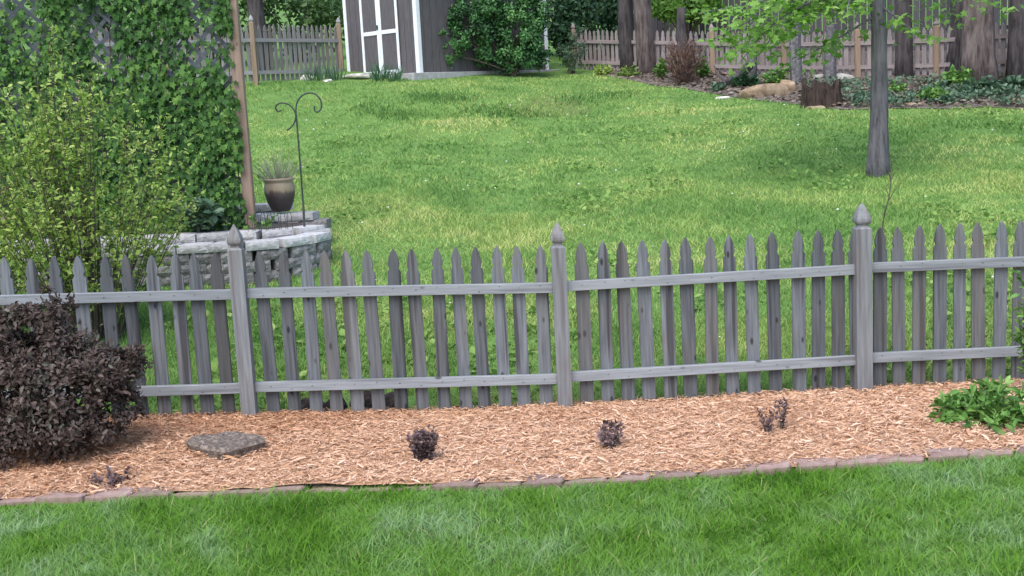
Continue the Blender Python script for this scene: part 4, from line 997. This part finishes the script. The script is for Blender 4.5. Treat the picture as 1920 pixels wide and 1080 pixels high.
# ------------------------------------------------------------------ big bush by the shed
q = ong(962, 146) + [0, .3, 0]; q[2] = gz(q[0], q[1])
bush('evergreen_bush', q, 'big dark evergreen bush with bright tips at the right of the shed', 'bush', M['yew'],
     [((.05, 0, .75), (.62, .5, .72)), ((-.1, .05, 1.5), (.7, .5, .5)), ((-.95, -.3, 1.0), (.5, .4, .45)), ((-1.3, -.45, .8), (.36, .35, .42)), ((-1.15, -.4, 1.35), (.36, .35, .4)), ((.45, .1, 1.2), (.5, .4, .6)), ((.4, -.05, .4), (.5, .4, .38)), ((-.55, -.1, 1.6), (.55, .4, .45)), ((-.5, -.1, .7), (.45, .35, .4))],
     .075, 20000, HEX, clumps=260, nst=30, r0=.02, cs=.2)
q = ong(1072, 138); bush('grey_bush', q, 'thin grey-green bush between the evergreen bush and the far fence', 'bush', M['blue_leaf'], [((0, 0, .5), (.3, .3, .45)), ((.15, 0, .8), (.22, .2, .3))], .05, 1500, HEX, clumps=40, nst=14, r0=.012)

# ------------------------------------------------------------------ back right planting bed
m = NT('leaf_litter'); n = m.noise(m.world(), 14, 5, .65); c = m.ramp(n, [(.35, rgb(.07, .055, .045)), (.55, rgb(.17, .14, .12)), (.7, rgb(.27, .24, .21))]); M['litter'] = m.bsdf(c, .95, .1, n, .8, .03)
xs = np.arange(2.2, 14, .15); ts = np.linspace(0, 1, 30); XX, TT = np.meshgrid(xs, ts); Y0 = RY(XX) + .06 * np.sin(XX * 5); YY = Y0 + TT * (34 - Y0); ZZ = g(XX, YY) + .012 + .03 * ss(0, .05, TT)
V = np.stack([XX, YY, ZZ], -1).reshape(-1, 3); nx = len(xs); i = np.arange((len(ts) - 1) * nx).reshape(-1, nx)[:, :-1].ravel()
obj('planting_bed', V, np.stack([i, i + 1, i + nx + 1, i + nx], 1), M['litter'], smooth=True, kind='structure')
def gp(px, py): return ong(px, py)
q = gp(1437, 184); rock('sandstone_boulder', q + [0, .15, .08], (.50, .30, .24), 'long tan sandstone boulder at the edge of the back bed', 'boulder', M['tan_stone'], 21, .75, rot=.05)
q = gp(1480, 176); rock('sandstone_boulder', q + [.02, .2, .12], (.2, .2, .2), 'smaller tan boulder against the right end of the long sandstone one', 'boulder', M['tan_stone'], 25, .75)
q = gp(1548, 203)
M['stump_bark'] = bark('stump_bark', rgb(.02, .014, .012), rgb(.075, .053, .044), 9)
st_ = thing('tree_stump', q, 'dark brown broken tree stump with a jagged rim in the back bed', 'stump')
a = np.linspace(0, 2 * np.pi, 22, endpoint=False); V = []; Fs = []
for k, (z, s) in enumerate(((-.05, 1.14), (.1, 1.04), (.28, .98), (.42, .97), (.41, .78), (.2, .68))):
    for j, aa in enumerate(a):
        jag = (.10 * math.sin(j * 1.9) * math.sin(j * .7) - .15 * max(0, -math.sin(aa)) ** 2) if k in (3, 4) else 0
        s2 = s * (1 + .06 * math.sin(j * 2.4) + .04 * math.sin(j * 5)); V.append((q[0] + math.cos(aa) * .34 * s2, q[1] + .25 + math.sin(aa) * .28 * s2, q[2] + z + jag))
for i in range(5):
    for j in range(22): Fs.append((i * 22 + j, i * 22 + (j + 1) % 22, (i + 1) * 22 + (j + 1) % 22, (i + 1) * 22 + j))
Fs.append(tuple(110 + j for j in range(22))); obj('stump_wood', V, Fs, M['stump_bark'], st_)
for i, (px, py, s, mt, lab) in enumerate(((1358, 186, .13, 'pale_stone', 'small white stone at the lawn edge left of the long tan boulder'), (1285, 160, .09, 'pale_stone', 'small pale stone below the russet bush'), (1205, 148, .11, 'pale_stone', 'pale stone at the foot of the large brown trunk'),
        (1530, 205, .14, 'tan_stone', 'flat reddish stone before the broken stump'), (1700, 172, .13, 'pale_stone', 'pale stone right of the young tree trunk'), (1598, 182, .07, 'pale_stone', 'small white stone right of the broken stump'),
        (1712, 200, .16, 'tan_stone', 'low tan stone at the lawn edge below the leafy bed'), (1905, 196, .25, 'tan_stone', 'broad reddish stone at the right end of the back bed'), (1560, 152, .35, 'pale_stone', 'long pale log-like stone behind the stump'))):
    q = gp(px, py); rock('edging_stone', q + [0, .05, s * .1], (s * 1.3, s * .8, s * .5), lab, 'stone', M[mt], 70 + i, .6)
# ground cover among the trees
n = 5200; x = rng.uniform(5.8, 12, n); y = RY(x) + .1 + rng.random(n) ** 1.3 * 4.2; ok = (vnoise(x * 1.3 + 3, y * 1.3) > .38); x = x[ok]; y = y[ok]; n = len(x)
P = np.stack([x, y, g(x, y) + rng.uniform(.03, .14, n)], 1); D = rdir(n); D[:, 2] = np.abs(D[:, 2]) * .6
V, F, r = leaves(P, D, unit(rng.normal(0, .5, (n, 3)) + [0, -.2, 1]), rng.uniform(.05, .11, n), HEX, 1.2)
tag(obj('ground_cover', V, F, M['blue_leaf'], rnd=r, kind='stuff'), 'bluish green ground cover spreading under the trees of the back bed', 'ground cover')
# fallen leaves and bark on the bed
n = 5200; x = rng.uniform(2.4, 12, n); y = RY(x) + .05 + rng.random(n) * 4.5; P = np.stack([x, y, g(x, y) + .045 + rng.uniform(0, .03, n)], 1); D = rdir(n); D[:, 2] *= .2
V, F, r = leaves(P, D, unit(rng.normal(0, .4, (n, 3)) + [0, 0, 1]), rng.uniform(.04, .13, n), HEX, 1.0)
M['fallen'] = leafmat('fallen_leaves', [(.1, rgb(.05, .035, .025)), (.4, rgb(.14, .10, .07)), (.7, rgb(.26, .21, .16)), (1, rgb(.40, .36, .30))], .8, .05, 1.5)
tag(obj('fallen_leaves', V, F, M['fallen'], rnd=r, kind='stuff'), 'brown fallen leaves and bark scraps littering the back bed', 'leaf litter')
q = gp(1352, 170); lg = thing('fallen_limb', q, 'dark grey fallen limb lying left of the long tan boulder', 'log')
pa = smooth_path([q + [-.05, .1, .06], q + [.15, .3, .16], q + [.45, .6, .26], q + [.75, .9, .5]]); trunk_mesh(pa, np.linspace(.05, .10, len(pa)), 9, .2, 0, 4).o('wood', M['bark_dark'], lg)
G().tube([q + [.2, .35, .16], q + [.05, .55, .32], q + [.0, .7, .5]], [.04, .03, .012], 6).o('branch_stub', M['bark_dark'], lg)
# trees
tree('brown_trunk_tree', 1210, 140, None, 34, 'tree with a stout brown trunk before the far picket fence', M['bark_brown'], (-.05, 0), 8, .15, cmat=M['wood_leaf'], seed=2)
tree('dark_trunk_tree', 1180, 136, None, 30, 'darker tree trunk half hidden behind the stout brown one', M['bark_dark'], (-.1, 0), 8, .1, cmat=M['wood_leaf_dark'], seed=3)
tree('large_trunk_tree', 1838, 155, None, 54, 'largest tree with ridged trunk and flared roots at the back right', M['bark_brown'], (-.12, 0), 9, .38, cmat=M['wood_leaf'], seed=4, ridges=.14, n=22)
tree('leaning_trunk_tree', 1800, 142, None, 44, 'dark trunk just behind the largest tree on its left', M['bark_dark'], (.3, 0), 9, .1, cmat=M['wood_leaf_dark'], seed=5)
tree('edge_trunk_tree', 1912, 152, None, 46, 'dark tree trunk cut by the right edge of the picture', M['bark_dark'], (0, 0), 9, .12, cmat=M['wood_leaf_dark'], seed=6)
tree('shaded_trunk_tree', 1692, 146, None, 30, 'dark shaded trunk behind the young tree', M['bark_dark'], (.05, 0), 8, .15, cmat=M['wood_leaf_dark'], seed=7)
tree('thin_grey_tree', 1405, 152, None, 13, 'thin grey curving tree behind the long tan boulder', M['bark_grey'], (.55, 0), 6, .5, seed=8, n=10)
tree('rear_trunk_tree', 487, 60, 30.0, 32, 'dark trunk behind the far left fence', M['bark_dark'], (-.1, 0), 9, .1, cmat=M['wood_leaf'], seed=9)
def snag(px, py, Y, dia, row_top, label, mat, seed):
    b = ong(px, py); Y = b[1]; dia = dia * Y / FPX; zt2 = at(px, row_top, Y)[2]; t = thing('standing_snag', b, label, 'tree stump'); u = np.linspace(0, 1, 8)
    P = b + np.stack([.02 * np.sin(u * 6 + seed), 0 * u, u * (zt2 - b[2] + .05) - .05], 1); trunk_mesh(P, dia / 2 * (1 - .12 * u), 10, .12, .1, seed).o('trunk', mat, t, smooth=False)
snag(1281, 146, 25.2, 19, 14, 'dark grey standing snag with a blunt top beside the russet bush', M['bark_dark'], 1)
snag(1493, 158, 22.6, 22, 0, 'broad grey upright trunk left of the broken stump', M['bark_grey'], 2)
snag(1558, 156, 22.8, 23, 45, 'broad grey upright trunk behind the broken stump', M['bark_grey'], 3)

# young tree with its low branches
p = ong(1645, 328); yt = thing('young_tree', p, 'young tree with slim grey trunk and fresh green leaves on the back lawn', 'tree')
YT = p[1]; k = 20; u = np.linspace(0, 1, k); P = p + np.stack([.03 * np.sin(u * 5), 0 * u, u * 4.2 - .08], 1)
trunk_mesh(P, .108 * (1 - .45 * u) , 14, .09, .32, 12).o('trunk', M['bark_young'], yt, smooth=True)
lf = NT('young_tree_leaf'); M['young_leaf'] = lf.bsdf(lf.ramp(lf.orand(), [(0, rgb(.13, .28, .045)), (.55, rgb(.24, .43, .08)), (1, rgb(.40, .55, .18))]), .45, .35, trans=.4)
yl = [make_mesh('leaf', STAR[0] * [1, .95, w_], [tuple(f) for f in STAR[1]], M['young_leaf']) for w_ in (.8, 1.8, -1.2)]
branches = [((1640, 30), (1560, 78), (1495, 112), .0), ((1640, -40), (1470, 30), (1385, 120), -.5), ((1640, -30), (1500, 20), (1420, 105), .2), ((1640, -10), (1540, 20), (1430, 55), -.6), ((1640, -60), (1480, -10), (1310, 25), -.9), ((1640, -50), (1470, 10), (1335, 75), -.2), ((1640, -60), (1560, -10), (1480, 60), .5), ((1640, -80), (1450, -20), (1380, 90), -.3),
            ((1650, 10), (1690, 40), (1725, 70), -.5), ((1650, -60), (1740, -10), (1790, 40), .4), ((1650, -90), (1800, -30), (1890, 25), -.4), ((1650, -70), (1600, -20), (1590, 20), -.7)]
cnt = 0; fol = []
for (a, b, c, dy) in branches:
    A = at(*a, YT); B = at(*b, YT + dy * .6); C = at(*c, YT + dy); pa = smooth_path([A, B, C], 6)
    G().tube(pa, np.linspace(.016, .004, len(pa)), 5).o('branch', M['bark_young'], yt)
    m_ = int(30 + 45 * np.linalg.norm(C - A)); uu = (.25 + .75 * rng.random(m_)) * (len(pa) - 1); Pq = pa[uu.astype(int)] + rng.normal(0, 1, (m_, 3)) * [.14, .2, .05] - [0, 0, .03]
    fol.append(leaves(Pq, unit(rdir(m_) * [1, 1, .3] + [0, 0, -.25]), unit(rng.normal(0, .35, (m_, 3)) + [0, -.25, 1]), rng.uniform(.06, .11, m_), STAR, .95))
    L = np.linalg.norm(C - A); nl = int(14 + L * 15)
    for j in range(nl):
        if cnt >= 298: break
        u_ = .2 + .8 * random.random(); q = pa[int(u_ * (len(pa) - 1))] + np.array([random.gauss(0, .09), random.gauss(0, .12), random.gauss(-.03, .07)])
        s = random.uniform(.08, .135); inst('leaf', yl[j % 3], yt, q, (random.gauss(0, .45), random.gauss(.45, .35), random.random() * 6.28), (s, s, s)); cnt += 1
V, F, r = cat3(fol); obj('foliage', V, F, M['maple'], yt, rnd=r, kind='stuff')
ends = [p + [math.cos(a) * rng.uniform(.4, 1.3), math.sin(a) * rng.uniform(.4, 1.3), rng.uniform(3.2, 4.8)] for a in np.arange(9) * .7]
gm = G()
for e in ends: gm.tube([P[13], (P[13] + e) / 2 + [0, 0, .2], e], [.03, .02, .008], 5)
gm.o('limb', M['bark_young'], yt)
V, F, r = cat3([cloud(e, (.6, .6, .45), 260, .12, STAR, 10, .3) for e in ends]); obj('crown', V, F, M['maple'], yt, rnd=r, kind='stuff')

# low plants in the back bed
bedp = [(1750, 190, 'perennial', .30, .30, .09, 'yellow-green leafy plant at the front of the back bed'), (1800, 165, 'perennial', .45, .30, .11, 'lush green plant at the left foot of the largest tree'), (1822, 185, 'blue_leaf', .25, .55, .08, 'bluish ground plant below the largest tree'),
        (1870, 180, 'blue_leaf', .25, .5, .08, 'bluish ground plant right of the largest tree roots'), (1905, 172, 'blue_leaf', .3, .35, .12, 'broad-leaved pale hosta at the right edge of the back bed'), (1775, 198, 'blue_leaf', .2, .4, .07, 'low bluish plant at the lawn edge under the large tree'),
        (1680, 175, 'perennial', .22, .35, .06, 'low green plant behind the young trunk on its right'), (1620, 185, 'blue_leaf', .18, .4, .06, 'low grey-green plant just left of the young trunk'), (1345, 172, 'blue_leaf', .2, .25, .06, 'grey-green plant left of the long tan boulder'),
        (1840, 178, 'blue_leaf', .3, .3, .14, 'hosta with wide leaves between the tree roots'), (1700, 195, 'blue_leaf', .14, .45, .05, 'thin ground cover by the tan edging stone'), (1760, 172, 'blue_leaf', .25, .4, .07, 'grey-green plant before the far fence, left of the lush plant'),
        (1315, 150, 'perennial', .55, .2, .09, 'bright yellow-green sapling leaves right of the russet bush'), (1240, 150, 'perennial', .5, .16, .07, 'thin weedy plant right of the stout brown trunk'), (1130, 142, 'spirea', .3, .25, .06, 'low weedy plant before the far fence posts'), (1180, 146, 'spirea', .28, .3, .06, 'yellowish weeds at the foot of the stout trunk'),
        (1460, 160, 'perennial', .35, .4, .09, 'low green branch-like plant behind the long boulder'), (1400, 165, 'wood_leaf_dark', .3, .35, .09, 'dark low plant behind the left end of the long boulder')]
for px, py, mt, h, spd, lf_, lab in bedp:
    q = gp(px, py); shrub('bed_plant', (q[0], q[1]), lab, 'plant', M[mt], n=22, h=h, spread=spd, leaf=lf_, per=10, shape=HEX, r0=.004, start=.25, curve=.15, hv=.6, wid=1.1)
q = gp(1283, 158); shrub('russet_bush', (q[0], q[1]), 'dry russet bush in front of the dark snag', 'bush', M['red_twig'], n=60, h=1.05, spread=.5, leaf=.10, per=16, shape=DIA, r0=.006, wid=.35, up=1.6, curve=-.25, start=.03, hv=.35)
# woods beyond the far fences
for i, (px, row, Y, r_, mt, lab) in enumerate(((560, 60, 31.5, (1.5, 1.0, 1.2), 'wood_leaf', 'leafy green thicket behind the far left fence, beside the shed'), (400, 60, 31, (1.7, 1, 1.4), 'wood_leaf', 'leafy thicket behind the trellis and the far left fence'), (230, 60, 31, (1.7, 1, 1.5), 'wood_leaf_dark', 'dark thicket behind the lattice screen'), (60, 60, 30, (1.8, 1, 1.5), 'wood_leaf', 'thicket behind the trellis at the far left edge'),
        (1110, 60, 31.5, (.95, .8, 1.2), 'wood_leaf_dark', 'dark green thicket behind the far fence, right of the evergreen bush'), (1180, 40, 33.5, (1.2, .8, 1.3), 'wood_leaf_dark', 'dark foliage behind the stout brown trunk'), (1290, 5, 30.0, (1.0, .6, .5), 'maple', 'bright hanging foliage above the board fence left of the young tree'),
        (1050, 60, 32.5, (1.0, .8, 1.3), 'wood_leaf_dark', 'dark foliage just behind the right corner of the shed'), (740, 20, 36, (3, 1.2, 2), 'wood_leaf_dark', 'dark trees behind the shed'))):
    p = at(px, row, Y); b = np.array([p[0], Y, gz(p[0], Y)])
    off = (0, 0, max(p[2] - b[2], r_[2] * .8)) if mt == 'maple' else (0, 0, r_[2] * .95)
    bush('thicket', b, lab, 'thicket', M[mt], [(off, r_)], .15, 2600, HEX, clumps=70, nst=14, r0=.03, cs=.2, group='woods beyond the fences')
